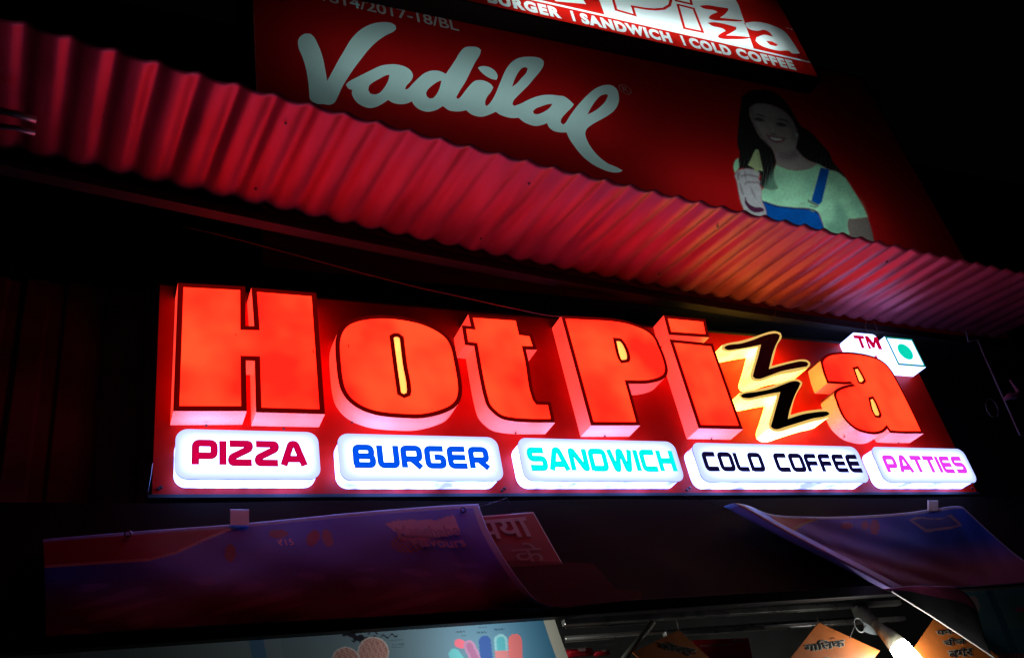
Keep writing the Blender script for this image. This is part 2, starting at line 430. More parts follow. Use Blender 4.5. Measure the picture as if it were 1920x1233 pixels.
ZaD = [px(c6, [(140, 265), (165, 245), (300, 225), (420, 190), (520, 150), (600, 130), (650, 128), (680, 145), (672, 175), (640, 240), (610, 320), (590, 400), (573, 470), (700, 435), (800, 410), (880, 395), (935, 400), (955, 420), (940, 445), (850, 460), (700, 490), (560, 540), (480, 565), (440, 562), (418, 540), (440, 450), (470, 350), (497, 235), (380, 260), (250, 280), (170, 285)])]
Zb = [px(c6, [(283, 720), (300, 695), (400, 675), (560, 645), (700, 600), (790, 572), (860, 572), (895, 598), (890, 625), (850, 690), (820, 760), (795, 850), (782, 912), (900, 880), (1000, 865), (1090, 858), (1150, 872), (1172, 900), (1160, 925), (1110, 950), (1000, 975), (880, 1010), (770, 1045), (680, 1072), (620, 1068), (577, 1040), (572, 990), (600, 900), (630, 800), (650, 725), (560, 740), (450, 760), (370, 772), (310, 755)])]
ZbD = [px(c6, [(302, 725), (330, 708), (450, 690), (600, 660), (720, 615), (800, 588), (850, 588), (878, 605), (865, 640), (825, 720), (795, 800), (770, 880), (757, 950), (900, 905), (1000, 888), (1100, 878), (1140, 882), (1160, 900), (1130, 920), (1000, 945), (850, 990), (720, 1030), (650, 1050), (610, 1040), (592, 1020), (610, 960), (640, 850), (665, 760), (683, 692), (600, 705), (480, 730), (380, 750), (320, 745)])]
Aa = [px(c7, [(195, 395), (225, 350), (280, 320), (360, 308), (450, 305), (550, 314), (650, 332), (740, 362), (820, 412), (880, 480), (930, 565), (1010, 715), (1100, 895), (1192, 1092), (1000, 1092), (868, 1085), (840, 1045), (810, 1075), (760, 1095), (700, 1099), (630, 1087), (550, 1060), (480, 1010), (420, 945), (375, 860), (345, 780), (325, 715), (335, 675), (380, 648), (450, 625), (520, 612), (430, 617), (340, 612), (262, 608), (225, 510)]),
      px(c7, [(530, 475), (555, 470), (590, 530), (612, 575), (592, 595), (572, 590), (550, 530)]),
      px(c7, [(680, 765), (700, 760), (722, 800), (762, 900), (755, 918), (730, 915), (705, 870)])]

def body(name, loops, y0, y1, m, parent, label=None, smooth=False, cap=False):
    v, f = [], []
    for l in loops:
        n0 = len(v); n = len(l)
        v += [(a, y0, c) for a, c in l] + [(a, y1, c) for a, c in l]
        for i in range(n):
            j = (i + 1) % n; q = (n0 + i, n0 + j, n0 + n + j, n0 + n + i)
            f.append(q[::-1] if (area(l) > 0) else q)
    o = mesh(name, v, f, [m, M_top_dark] if cap else m, parent, label=label)
    if cap:
        for p in o.data.polygons:
            if p.normal.z > .55: p.material_index = 1
    return o
M_top_dark = mat('unlit_letter_top', (.12, .02, .02), .6)  # letter tops made dark and unlit to keep glow off the awning's inner edge
def screw(parent, p, y):
    b = MB(); q = W(p, y)
    b.tube([q + Vector((0, 0, -.004)), q + Vector((0, 0, .002))], [.005, .006], 8); b.build('screw', M_screw, parent)

M_scuff = mat('scuff', (.06, .01, .01), .7)
def letter(loops, label, border=.0165, screws=()):
    L = [xz(smooth_loop(l), FD) for l in loops]
    t = body('letter', L, FD, -.002, M_side, sign, label, cap=True)
    if len(L) > 1:
        t.data.materials.append(M_slot)
        for p in t.data.polygons:
            if p.index >= len(L[0]): p.material_index = 2
    flat('trim', L, FD, M_red_edge, t)
    inner = [offset(L[0], border)] + [offset(l, -border) for l in L[1:]]
    flat('face', inner, FD - .002, M_red_face, t)
    for s in screws: screw(t, s, -.035)
    return t
tH = letter(H, 'glowing red capital letter H', .024, [(387, 797), (532, 803)])
tO = letter(O, 'glowing red letter o with narrow slot', .022, [(660, 791)])
letter(Tt, 'glowing red letter t', .021, [(967, 811)])
letter(Pp, 'glowing red capital letter P', .021, [(1134, 817)])
letter(Id, 'glowing red dot of the letter i', .022)
letter(Ib, 'glowing red stem of the letter i', .022, [(1334, 822)])
letter(Aa, 'glowing red letter a at the right end', .018, [(1583, 818), (1685, 830)])
for t_, p_, q_ in ((tH, (441, 625), (443, 629)), (tH, (586, 655), (589, 662)), (tO, (652, 645), (655, 652))):
    flat('scuff_mark', [xz([p_, (p_[0] + 1.6, p_[1] + .5), q_, (q_[0] - 2, q_[1] - 1)], FD - .003)], FD - .003, M_scuff, t_)
for outer, dark, lab in ((Za, ZaD, 'upper zigzag letter z, yellow lit with dark brown face'), (Zb, ZbD, 'lower zigzag letter z, yellow lit with dark brown face')):
    L = [xz(smooth_loop(l), FD - (.004 if outer is Zb else 0)) for l in outer]; fd = FD - (.004 if outer is Zb else 0)
    t = body('letter', L, fd, -.002, M_yel_side, sign, lab, cap=False)
    flat('trim', L, fd, M_yel_rim, t)
    flat('face', [xz(smooth_loop(l), fd - .002) for l in dark], fd - .002, M_brown, t)

# small TM box and the green-dot box
def rrect(x0, x1, z0, z1, r, k=6):
    out = []
    for cx, cz, a in ((x1 - r, z1 - r, 0), (x0 + r, z1 - r, 90), (x0 + r, z0 + r, 180), (x1 - r, z0 + r, 270)):
        for i in range(k + 1):
            t = math.radians(a + 90 * i / k); out.append((cx + r * math.cos(t), cz + r * math.sin(t)))
    return out
def box_from(px_tl, px_br, y):
    a, b2 = W(px_tl, y), W(px_br, y); return a.x, b2.x, b2.z, a.z
tmp = px(c7, [(490, 117), (803, 300)]); x0_, x1_, z0_, z1_ = box_from(tmp[0], tmp[1], FD)
L = [rrect(x0_, x1_, z0_, z1_, .03)]
t = body('trademark_box', L, FD, -.002, M_white_lit, sign, 'small white lit box with red TM'); flat('face', L, FD, M_white_lit, t)
M_tm = mat('crimson_vinyl', (.4, .01, .04), .4, emit=(.5, .0, .03), estr=1)
tl = xz(px(c7, [(508, 145), (775, 278)]), FD - .003)
lo = [xz(px(c7, l), FD - .003) for l in ([(508, 143), (612, 150), (622, 182), (590, 180), (625, 270), (595, 270), (560, 178), (522, 175)],
    [(620, 151), (655, 154), (705, 215), (712, 160), (745, 163), (797, 283), (757, 281), (728, 215), (722, 268), (700, 268), (655, 205), (690, 277), (662, 275)])]
flat('lettering', lo, FD - .003, M_tm, t)
g1 = px(c7, [(815, 157), (1213, 452)]); x0_, x1_, z0_, z1_ = box_from(g1[0], g1[1], FD + .002)
sq = [(x0_, z0_), (x1_, z0_), (x1_, z1_), (x0_, z1_)]
t = body('veg_mark_box', [sq], FD + .002, -.002, M_white_lit, sign, 'small white lit box with green square outline and dot')
M_green = mat('green_vinyl', (.02, .3, .2), .4, emit=(.0, .62, .42), estr=1.1)
M_green_d = mat('dark_green_vinyl', (.01, .2, .13), .4, emit=(.0, .22, .15), estr=.9)
flat('border', [sq], FD + .002, M_green_d, t)
flat('face', [offset(sq, .014)], FD, M_white_lit, t)
cc = W(px(c7, [(1015, 303)])[0], FD - .002)
flat('green_dot', [[(cc.x + .062 * math.cos(a), cc.z + .062 * math.sin(a)) for a in np.linspace(0, 2 * math.pi, 40, endpoint=False)]], FD - .002, M_green, t)

# ---- menu boxes: stroke lettering
GL = {
 'P': (.92, [[(.1, 0), (.1, .9), (.82, .9), (.82, .37), (.1, .37)]]),
 'I': (.2, [[(.1, 0), (.1, 1)]]),
 'Z': (.92, [[(0.02, .9), (.82, .9), (.82, .7), (.1, .32), (.1, .1), (.9, .1)]]),
 'A': (1.0, [[(.07, 0), (.40, .93), (.60, .93), (.93, 0)], [(.22, .28), (.78, .28)]]),
 'B': (.92, [[(.1, .1), (.1, .9), (.78, .9), (.78, .5), (.1, .5), ], [(.1, .5), (.82, .5), (.82, .1), (.0, .1)]]),
 'U': (.92, [[(.1, 1), (.1, .1), (.82, .1), (.82, 1)]]),
 'R': (.95, [[(.1, 0), (.1, .9), (.82, .9), (.82, .4), (.1, .4)], [(.45, .38), (.85, 0)]]),
 'G': (.92, [[(.86, .9), (.1, .9), (.1, .1), (.82, .1), (.82, .5), (.42, .5)]]),
 'E': (.88, [[(.84, .9), (.1, .9), (.1, .1), (.86, .1)], [(.1, .5), (.82, .5)]]),
 'S': (.92, [[(.84, .9), (.1, .9), (.1, .52), (.82, .52), (.82, .1), (.05, .1)]]),
 'N': (.95, [[(.1, 0), (.1, .9), (.22, .9), (.73, .1), (.85, .1), (.85, 1)]]),
 'D': (.95, [[(.1, 0), (.1, .9), (.84, .9), (.84, .1), (.1, .1)]]),
 'W': (1.35, [[(.08, 1), (.3, .08), (.42, .08), (.6, .92), (.74, .92), (.92, .08), (1.04, .08), (1.26, 1)]]),
 'C': (.88, [[(.84, .9), (.1, .9), (.1, .1), (.86, .1)]]),
 'H': (.95, [[(.1, 0), (.1, 1)], [(.85, 0), (.85, 1)], [(.1, .5), (.85, .5)]]),
 'O': (.95, [[(.45, .9), (.1, .9), (.1, .1), (.85, .1), (.85, .9), (.43, .9)]]),
 'L': (.82, [[(.1, 1), (.1, .1), (.8, .1)]]),
 'F': (.86, [[(.84, .9), (.1, .9), (.1, 0)], [(.1, .48), (.8, .48)]]),
 'T': (.9, [[(0, .9), (.9, .9)], [(.45, .9), (.45, 0)]]),
 ' ': (.35, []),
}
def fillet(path, r=.17, k=4):
    out = [Vector(path[0])]
    for i in range(1, len(path) - 1):
        p, a, b2 = Vector(path[i]), Vector(path[i - 1]), Vector(path[i + 1])
        da, db = (a - p), (b2 - p); rr = min(r, da.length * .48, db.length * .48)
        s, e = p + da.normalized() * rr, p + db.normalized() * rr
        for j in range(k + 1):
            t = j / k; out.append(s * (1 - t)**2 + p * 2 * t * (1 - t) + e * t**2)
    out.append(Vector(path[-1])); return out
def stroke(path, h):
    P = fillet(path); n = len(P); v = []; f = []
    for i, p in enumerate(P):
        d1 = (p - P[i - 1]).normalized() if i else (P[1] - P[0]).normalized()
        d2 = (P[i + 1] - p).normalized() if i < n - 1 else d1
        m = d1 + d2
        m = Vector((-m.y, m.x)).normalized(); k = 1 / max(m.dot(Vector((-d1.y, d1.x))), .6)
        v += [p + m * h * k, p - m * h * k]
    for i in range(n - 1): f.append((2 * i, 2 * i + 1, 2 * i + 3, 2 * i + 2))
    return v, f
def menu_text(s, X0, X1, Z0, Z1, y, th, m, m_edge, parent):
    gap = .14; tot = sum(GL[c][0] for c in s) + gap * (len(s) - 1); sx = (X1 - X0) / tot; sz = Z1 - Z0
    for wd, mm, yy, nm in ((th + .065, m_edge, y, 'lettering_edge'), (th + .0, m, y - .0015, 'lettering')):
        b = MB(); x = 0; q = 0
        for c in s:
            for path in GL[c][1]:
                pp = [(a, b2) for a, b2 in path]
                v, f = stroke(pp, wd / 2); q += 1
                b.add([(X0 + (x + p.x) * sx, yy - .0002 * (q % 3), Z0 + p.y * sz) for p in v], f)
            x += GL[c][0] + gap
        b.build(nm, mm, parent)
BD = -.095
def emv(name, c, e): return mat(name, c, .4, emit=e, estr=1)
menus = [
 ('PIZZA', (310, 790, 6), (118, 80), (1752, 650), (310, 215), (1585, 498), .23, (.6, .0, .06), (.30, .0, .05), 'lit white menu box with dark red lettering'),
 ('BURGER', (610, 800, 5.486), (118, 66), (1846, 556), (280, 188), (1700, 428), .21, (.0, .09, .9), (.0, .02, .3), 'lit white menu box with blue lettering'),
 ('SANDWICH', (940, 800, 5.333), (150, 108), (1842, 545), (248, 212), (1757, 445), .21, (.0, 1.0, .95), (.0, .5, .45), 'lit white menu box with cyan lettering'),
 ('COLD COFFEE', (1270, 810, 5.053), (123, 97), (1835, 476), (222, 190), (1757, 378), .21, (.005, .003, .03), (.005, .003, .03), 'long lit white menu box with dark navy lettering'),
 ('PATTIES', (1620, 820, 8), (85, 135), (1722, 675), (255, 272), (1555, 530), .22, (.85, .05, .9), (.55, .05, .55), 'lit white menu box with magenta lettering at the right end'),
]
for s, cr, tl, br, t0, t1, th, ccol, ecol, lab in menus:
    # corners measured on the box face, kept upright and level in the plane of the face
    pts = px(cr, [tl, br, t0, t1])
    a = W(pts[0], BD); bq = W(pts[1], BD)
    x0_, x1_, z0_, z1_ = a.x, bq.x, bq.z, a.z
    L = rrect(x0_ + .004, x1_ - .004, z0_ + .004, z1_ - .004, .052)
    t = body('menu_box', [L], BD + .006, -.002, M_box_side, sign, lab)
    t.data.materials.append(M_box_low)
    for p in t.data.polygons:
        if p.normal.z < -.6: p.material_index = 1
    rim = rrect(x0_, x1_, z0_, z1_, .05)
    body('rim', [rim], BD, BD + .005, M_gap, t); flat('rim_back', [rim], BD + .0055, M_gap, t)
    flat('face', [rim], BD, M_box, t)
    a = W(pts[2], BD); bq = W(pts[3], BD)
    for s_, xa_, xb_ in ([(s, a.x, bq.x)] if ' ' not in s else [('COLD', a.x, W(px(cr, [(843, 378)])[0], BD).x), ('COFFEE', W(px(cr, [(897, 205)])[0], BD).x, bq.x)]):
      menu_text(s_, xa_, xb_, bq.z, a.z, BD - .0025, th, emv('ink_' + str(round(ccol[0], 2)) + str(round(ccol[2], 2)), tuple(.3 * c for c in ccol), ccol), emv('ink_edge', tuple(.3 * c for c in ecol), ecol), t)
for p in ((297, 916), (302, 913), (946, 915), (941, 919), (1293, 914), (1288, 918), (1822, 915)):
    b = MB(); q = W(p, 0); b.tube([q, q + Vector((0, -.008, 0))], [.008, .005], 8); b.build('bolt', M_screw, sign)

# ------------------------------------------------------------------ big back-lit billboard above the awning
BY = .10
bb = thing('script_billboard', 'dim red backlit billboard with pale script lettering and a printed woman', 'billboard', (3.3, .3, 5.4))
ax0 = W((478, 100), BY).x; ax1 = W((1800, 470), BY).x; az1 = 7.55; az0 = 4.6
M_flex = flex('white_flex', (.62, .96, .93))
mesh('translucent_sheet', [(ax0, BY, az0), (ax1, BY, az0), (ax1, BY, az1), (ax0, BY, az1)], [(0, 1, 2, 3)], M_flex, bb)
b = MB(); T_ = .02
b.box((ax0 - T_, BY - .006, az0 - T_), (ax0 - .001, .62, az1 + T_)); b.box((ax1 + .001, BY - .006, az0 - T_), (ax1 + T_, .62, az1 + T_))
b.box((ax0, BY - .006, az1 + .001), (ax1, .62, az1 + T_)); b.box((ax0, BY - .006, az0 - T_), (ax1, .62, az0 - .001)); b.box((ax0, .60, az0), (ax1, .618, az1))
b.build('box_frame', mat('box_black', (.015, .015, .015), .8), bb)
v1, v2, cw = (540, 30, 5.647), (840, 70, 4.567), (1360, 160, 4.253)
V = px(v1, [(105, 290), (110, 250), (140, 210), (190, 188), (240, 192), (275, 225), (310, 290), (345, 370), (375, 470), (395, 570), (415, 690), (470, 590), (540, 460), (600, 360), (660, 260), (740, 170), (830, 110), (930, 75), (1030, 66), (1100, 78), (1140, 105), (1145, 140), (1120, 165), (1040, 205), (950, 265), (860, 350), (780, 450), (700, 555), (630, 660), (570, 760), (530, 850), (490, 920), (440, 942), (380, 935), (310, 932), (260, 910), (228, 880), (220, 760), (205, 640), (180, 520), (150, 430), (115, 350)])
AD = px(v1, [(613, 730), (640, 700), (720, 655), (820, 605), (900, 565), (980, 530), (1060, 515), (1150, 515), (1230, 535), (1290, 570), (1320, 615), (1320, 650), (1300, 690), (1250, 745), (1240, 780), (1265, 775), (1310, 730), (1370, 670), (1440, 610), (1520, 580), (1590, 582), (1640, 598), (1672, 615)]) + \
     px(v2, [(60, 200), (110, 120), (145, 88), (200, 80), (255, 88), (283, 110), (275, 145), (230, 220), (190, 300), (150, 380), (100, 460), (70, 515), (85, 530), (105, 515), (140, 470), (180, 420), (230, 375), (280, 368), (330, 380), (370, 405), (388, 430), (370, 465), (335, 510), (318, 555), (320, 580), (332, 590), (355, 570), (400, 500), (430, 430), (455, 370), (480, 310), (510, 255), (550, 210), (600, 180), (660, 168), (730, 168), (790, 180), (820, 205), (818, 240), (790, 290), (740, 350), (690, 410), (640, 460), (590, 510), (560, 545), (552, 575), (570, 588), (620, 570), (700, 530), (770, 505), (860, 492), (950, 500), (990, 505), (1030, 530), (1078, 575), (1060, 600), (1010, 650), (970, 700), (965, 730), (985, 748), (1005, 735), (1040, 680), (1090, 610), (1150, 540), (1210, 480), (1270, 435), (1340, 410), (1400, 412), (1445, 445), (1463, 500), (1460, 560), (1430, 620), (1370, 670), (1300, 710), (1230, 750), (1185, 790), (1175, 830), (1190, 880), (1230, 950), (1290, 1020), (1370, 1080), (1450, 1115), (1495, 1140), (1470, 1155), (1400, 1155), (1310, 1125), (1220, 1075), (1140, 1005), (1080, 930), (1040, 870), (1015, 815), (960, 815), (900, 800), (865, 770), (848, 735), (810, 750), (750, 760), (690, 745), (640, 720), (607, 690), (550, 692), (490, 680), (440, 660), (410, 638), (360, 660), (300, 680), (250, 678), (200, 660), (155, 625), (110, 635), (50, 635)]) + \
     px(v1, [(1700, 998), (1640, 955), (1560, 1000), (1480, 1015), (1400, 995), (1340, 950), (1312, 905), (1250, 930), (1180, 935), (1110, 920), (1060, 890), (1000, 930), (930, 965), (860, 975), (790, 955), (730, 915), (690, 860), (675, 820), (680, 785), (640, 770)])
holes = [px(v1, [(1075, 625), (1060, 690), (1020, 760), (970, 815), (920, 832), (870, 822), (850, 785), (860, 740), (900, 705), (970, 665), (1040, 630)]),
         px(v1, [(1625, 685), (1610, 750), (1580, 820), (1540, 870), (1500, 875), (1470, 850), (1462, 815), (1480, 780), (1530, 735), (1590, 695)]),
         px(v2, [(548, 425), (575, 350), (610, 290), (640, 262), (670, 258), (682, 270), (670, 305), (630, 350), (590, 395)]),
         px(v2, [(895, 570), (870, 605), (820, 640), (765, 660), (735, 655), (728, 635), (745, 615), (800, 592), (850, 575)]),
         px(v2, [(1195, 662), (1220, 610), (1260, 550), (1310, 500), (1360, 487), (1370, 500), (1350, 545), (1310, 590), (1250, 635)])]
DOT = px(v2, [(255, 262), (280, 250), (330, 250), (380, 270), (415, 305), (425, 340), (415, 365), (380, 360), (330, 335), (285, 300)])
FY = BY - .004
scr = [xz(smooth_loop(l), FY) for l in [V, AD, DOT] + holes]
reg = fit(text_loops('XIFY/814/2017-18/BL', .012), W((520, -22), FY).x, W((861, 58), FY).x, W((861, 59), FY).z, W((856, 40), FY).z)
rr_ = W((1172, 168), FY)
rl = [[(rr_.x + .055 * math.cos(a), rr_.z + .055 * math.sin(a)) for a in np.linspace(0, 6.283, 28, endpoint=False)], [(rr_.x + .047 * math.cos(a), rr_.z + .047 * math.sin(a)) for a in np.linspace(0, 6.283, 28, endpoint=False)]]
rl += fit(text_loops('R', .01), rr_.x - .022, rr_.x + .026, rr_.z - .028, rr_.z + .03)
hair_b = px(cw, [(130, 90), (200, 45), (300, 35), (400, 60), (480, 130), (540, 220), (600, 320), (690, 380), (770, 470), (830, 540), (860, 610), (930, 690), (985, 760), (960, 745), (890, 690), (820, 670), (760, 640), (660, 600), (590, 540), (560, 500), (575, 420), (560, 340), (520, 260), (440, 190), (330, 150), (240, 150), (195, 180), (195, 240), (230, 320), (270, 400), (330, 460), (375, 510), (405, 600), (390, 680), (395, 760), (420, 820), (380, 835), (310, 820), (270, 790), (285, 720), (240, 680), (170, 665), (110, 660), (105, 600), (115, 550), (98, 480), (98, 380), (110, 250)])
face_ = px(cw, [(195, 180), (240, 150), (330, 150), (440, 190), (520, 260), (560, 340), (575, 420), (560, 500), (590, 540), (660, 600), (730, 625), (690, 655), (600, 675), (510, 670), (450, 650), (405, 630), (405, 600), (375, 510), (330, 460), (270, 400), (230, 320), (195, 240)])
shirt = px(cw, [(405, 632), (450, 652), (510, 672), (600, 677), (690, 657), (735, 625), (765, 642), (820, 672), (890, 692), (960, 747), (1010, 820), (1060, 900), (1100, 970), (1135, 1050), (1060, 1062), (985, 1065), (975, 1110), (995, 1190), (900, 1195), (795, 1160), (775, 1100), (745, 1020), (700, 990), (560, 978), (420, 962), (290, 920), (285, 840), (310, 822), (380, 837), (420, 822), (395, 760), (390, 680)])
denim = px(cw, [(290, 922), (420, 964), (560, 980), (700, 992), (745, 1022), (775, 1102), (795, 1162), (840, 1300), (330, 1300), (325, 1010), (310, 960)])
arm = px(cw, [(985, 1067), (1060, 1064), (1135, 1052), (1165, 1150), (1190, 1260), (1000, 1290), (997, 1192), (977, 1112)])
hand = px(cw, [(75, 720), (95, 680), (150, 668), (225, 672), (268, 690), (272, 730), (262, 745), (278, 770), (270, 790), (288, 830), (290, 920), (308, 960), (325, 1010), (335, 1120), (160, 1120), (150, 1000), (125, 930), (105, 840), (92, 770)])
sleeve_l = px(cw, [(105, 580), (80, 600), (66, 650), (75, 700), (92, 680), (108, 660)])
cone = px(cw, [(240, 512), (265, 515), (300, 685), (262, 678), (260, 690), (232, 684), (230, 665), (182, 635)])
strap = px(cw, [(760, 655), (830, 672), (770, 930), (745, 955), (685, 925)])
woman_all = [hair_b, face_, shirt, denim, arm, hand, sleeve_l]
# silhouette of the printed figure, cut out of the red film
sil = px(cw, [(130, 90), (200, 45), (300, 35), (400, 60), (480, 130), (540, 220), (600, 320), (690, 380), (770, 470), (830, 540), (860, 610), (930, 690), (985, 760), (1010, 820), (1060, 900), (1100, 970), (1135, 1050), (1165, 1150), (1190, 1260), (1200, 1300), (160, 1300), (150, 1000), (125, 930), (105, 840), (75, 720), (66, 650), (80, 600), (105, 575), (115, 550), (98, 480), (98, 380), (110, 250)])
frame_l = [(ax0, az0), (ax1, az0), (ax1, az1), (ax0, az1)]
GX0_, GX1_, GY0_, GY1_ = 1370, 1650, 168, 470
M_inkred = ink('red_film', (.62, .006, .008), .02)
flat('red_print', [frame_l] + scr + reg + rl + [xz([(GX0_ + (GX1_ - GX0_) * k / 14, GY0_) for k in range(14)] + [(GX1_, GY0_ + (GY1_ - GY0_) * k / 14) for k in range(14)] + [(GX1_ - (GX1_ - GX0_) * k / 14, GY1_) for k in range(14)] + [(GX0_, GY1_ - (GY1_ - GY0_) * k / 14) for k in range(14)], FY)], FY, M_inkred, bb)
flat('registration_number', reg, FY, ink('pink_film', (.9, .6, .6)), bb)
flat('registered_mark', rl, FY, ink('pink_film2', (.5, .2, .2)), bb)

# the printed photograph of the person: inks soft at the edges, like a photo enlarged on flex
GX0, GX1, GY0, GY1, GS = 1370, 1650, 168, 470, 1.0
gw, gh = int((GX1 - GX0) / GS) + 1, int((GY1 - GY0) / GS) + 1
gx, gy = np.meshgrid(GX0 + GS * np.arange(gw), GY0 + GS * np.arange(gh))
def mask(poly):
    m = np.zeros(gx.shape, bool); n = len(poly); j = n - 1
    for i in range(n):
        xi, yi = poly[i]; xj, yj = poly[j]
        if yi != yj: m ^= ((yi > gy) != (yj > gy)) & (gx < (xj - xi) * (gy - yi) / (yj - yi) + xi)
        j = i
    return m.astype(float)
def blur(m, r):
    k = np.exp(-np.arange(-3 * r, 3 * r + 1)**2 / (2 * r * r)) if r >= 1 else np.array([.25, .5, .25]); k /= k.sum()
    p = len(k) // 2
    m = np.apply_along_axis(lambda a: np.convolve(np.pad(a, p, 'edge'), k, 'valid'), 1, m)
    return np.apply_along_axis(lambda a: np.convolve(np.pad(a, p, 'edge'), k, 'valid'), 0, m)
img = np.ones(gx.shape + (3,)) * np.array((.62, .006, .008))
def paint(poly, col, r=.5, op=1.0, sm=True):
    global img
    a = (blur(mask(smooth_loop(px(cw, poly)) if sm else px(cw, poly)), r) * op)[..., None]
    c = np.array(col) if not callable(col) else col()
    img = img * (1 - a) + c * a
inv = lambda P_: [((a - cw[0]) * cw[2], (b2 - cw[1]) * cw[2]) for a, b2 in P_]
def skin(): 
    g = .5 + .5 * np.sin(gx * .05 + gy * .03)
    return np.stack([.50 + .06 * g, .33 + .05 * g, .33 + .05 * g], -1)
def hairc():
    st_ = .5 + .5 * np.sin(gx * 1.3 + 2.2 * np.sin(gy * .045) + gy * .18) * np.sin(gx * .37 - gy * .05)
    low = np.clip((gy - 290) / 60, 0, 1)
    b_ = .012 + .035 * st_ ** 3 + .10 * low * st_ ** 2
    return np.stack([b_ * 1.25, b_ * .95, b_], -1)
def shirtc():
    g = np.sin(gx * .10 + gy * .06 + 2 * np.sin(gy * .05)) * np.sin(gx * .03 - gy * .08)
    k = .93 + .09 * g
    return np.stack([.62 * k, 1.0 * k, .68 * k], -1)
def denimc():
    k = .75 + .3 * (.5 + .5 * np.sin(gx * 1.9) * np.sin(gy * 2.3)) * (.6 + .4 * np.sin(gx * .09 + gy * .13))
    return np.stack([.004 + 0 * k, .13 * k, .62 * k], -1)
paint(inv(hair_b), hairc, 1); paint(inv(face_), skin, 1)
paint([(405, 505), (450, 535), (520, 530), (560, 500), (600, 560), (520, 600), (440, 590)], (.26, .15, .17), 4, .7)      # under the chin
paint([(195, 180), (215, 180), (250, 330), (340, 460), (375, 510), (330, 470), (230, 330)], (.2, .13, .14), 2, .7)      # cheek beside the hair
paint([(480, 230), (560, 340), (575, 420), (550, 480), (525, 420), (500, 320)], (.25, .17, .18), 3, .6)
paint([(280, 345), (330, 340), (345, 375), (300, 385)], (.68, .4, .4), 3, .6); paint([(460, 360), (520, 350), (525, 390), (480, 410)], (.66, .38, .38), 3, .6)
paint([(330, 200), (380, 195), (430, 230), (360, 250)], (.7, .5, .48), 4, .5)
paint([(360, 300), (380, 300), (395, 370), (370, 372)], (.7, .5, .48), 1, .5)
for e in ([(222, 268), (250, 255), (290, 262), (322, 285), (285, 290), (245, 282)], [(400, 303), (440, 297), (480, 308), (497, 325), (450, 330), (415, 320)]): paint(e, (.1, .06, .07), 1, .9)
for e in ([(218, 238), (260, 228), (310, 245), (325, 260), (270, 244)], [(393, 275), (450, 266), (500, 288), (510, 303), (450, 280)]): paint(e, (.1, .06, .06), .5, .8)
paint([(352, 375), (375, 385), (402, 388), (415, 380), (400, 398), (370, 396)], (.2, .1, .11), 1, .8)
paint([(318, 388), (370, 403), (420, 412), (485, 420), (462, 447), (420, 460), (368, 443), (342, 420)], (.42, .1, .14), 1)
paint([(352, 409), (400, 421), (460, 428), (440, 440), (400, 440), (368, 427)], (.95, .85, .85), .5)
paint([(560, 385), (580, 385), (578, 410), (562, 412)], (.5, .5, .4), .5)
paint(inv(shirt), shirtc, 1); paint(inv(sleeve_l), shirtc, .5)
paint([(880, 900), (960, 1000), (985, 1064), (978, 1120), (995, 1190), (900, 1195), (800, 1165), (790, 1100), (860, 1080)], (.2, .38, .3), 5, .75)
paint([(1020, 900), (1075, 930), (1120, 1045), (1050, 1055)], (.42, .78, .58), 4, .6)
paint([(405, 660), (430, 700), (430, 800), (400, 900), (300, 900), (290, 850)], (.34, .62, .44), 4, .5)
paint([(640, 700), (700, 680), (720, 800), (660, 900), (640, 800)], (.45, .82, .6), 5, .5)
paint(inv(denim), denimc, 1, 1, False); paint(inv(strap), denimc, .5, 1, False)
paint([(290, 918), (420, 960), (560, 976), (700, 988), (745, 1018), (740, 1030), (690, 1000), (560, 990), (420, 975), (292, 934)], (.0, .03, .15), .5, .8)
for e in ([(655, 905), (690, 925), (745, 955), (738, 972), (690, 948), (658, 928)], [(670, 985), (712, 990), (715, 1012), (685, 1008)], [(675, 955), (735, 972), (725, 980), (672, 965)]): paint(e, (.22, .25, .2), .5, .9)
paint(inv(arm), lambda: np.stack([.30 + 0 * gx, .19 + 0 * gx, .18 + 0 * gx], -1), 1)
paint(inv(hand), (.74, .56, .62), 1)
for e in ([(120, 722), (160, 706), (270, 726), (264, 738), (165, 722), (125, 735)], [(150, 786), (170, 764), (275, 770), (268, 783), (175, 778), (155, 800)], [(195, 800), (230, 860), (245, 910), (215, 860)], [(150, 668), (164, 720), (168, 765), (154, 720)], [(110, 760), (140, 830), (150, 900), (120, 830)], [(92, 690), (120, 690), (110, 760), (90, 740)]): paint(e, (.30, .18, .22), 1, .75)
paint([(225, 690), (262, 700), (262, 720), (220, 708)], (.9, .75, .78), 1, .6)
paint([(158, 880), (175, 928), (220, 965), (300, 975), (312, 1003), (240, 1015), (190, 988), (155, 940)], (.13, .02, .07), .5)
paint([(240, 512), (265, 515), (300, 685), (262, 676), (258, 692), (234, 686), (232, 665), (182, 635)], (.72, .68, .36), .5, 1, False)
paint([(250, 530), (262, 530), (290, 660), (270, 655)], (.5, .45, .25), 1, .6)
rngp = np.random.RandomState(3)
img = np.clip(img * (1 + .05 * blur(rngp.randn(*gx.shape), 1)[..., None] * 3), 0, 1)
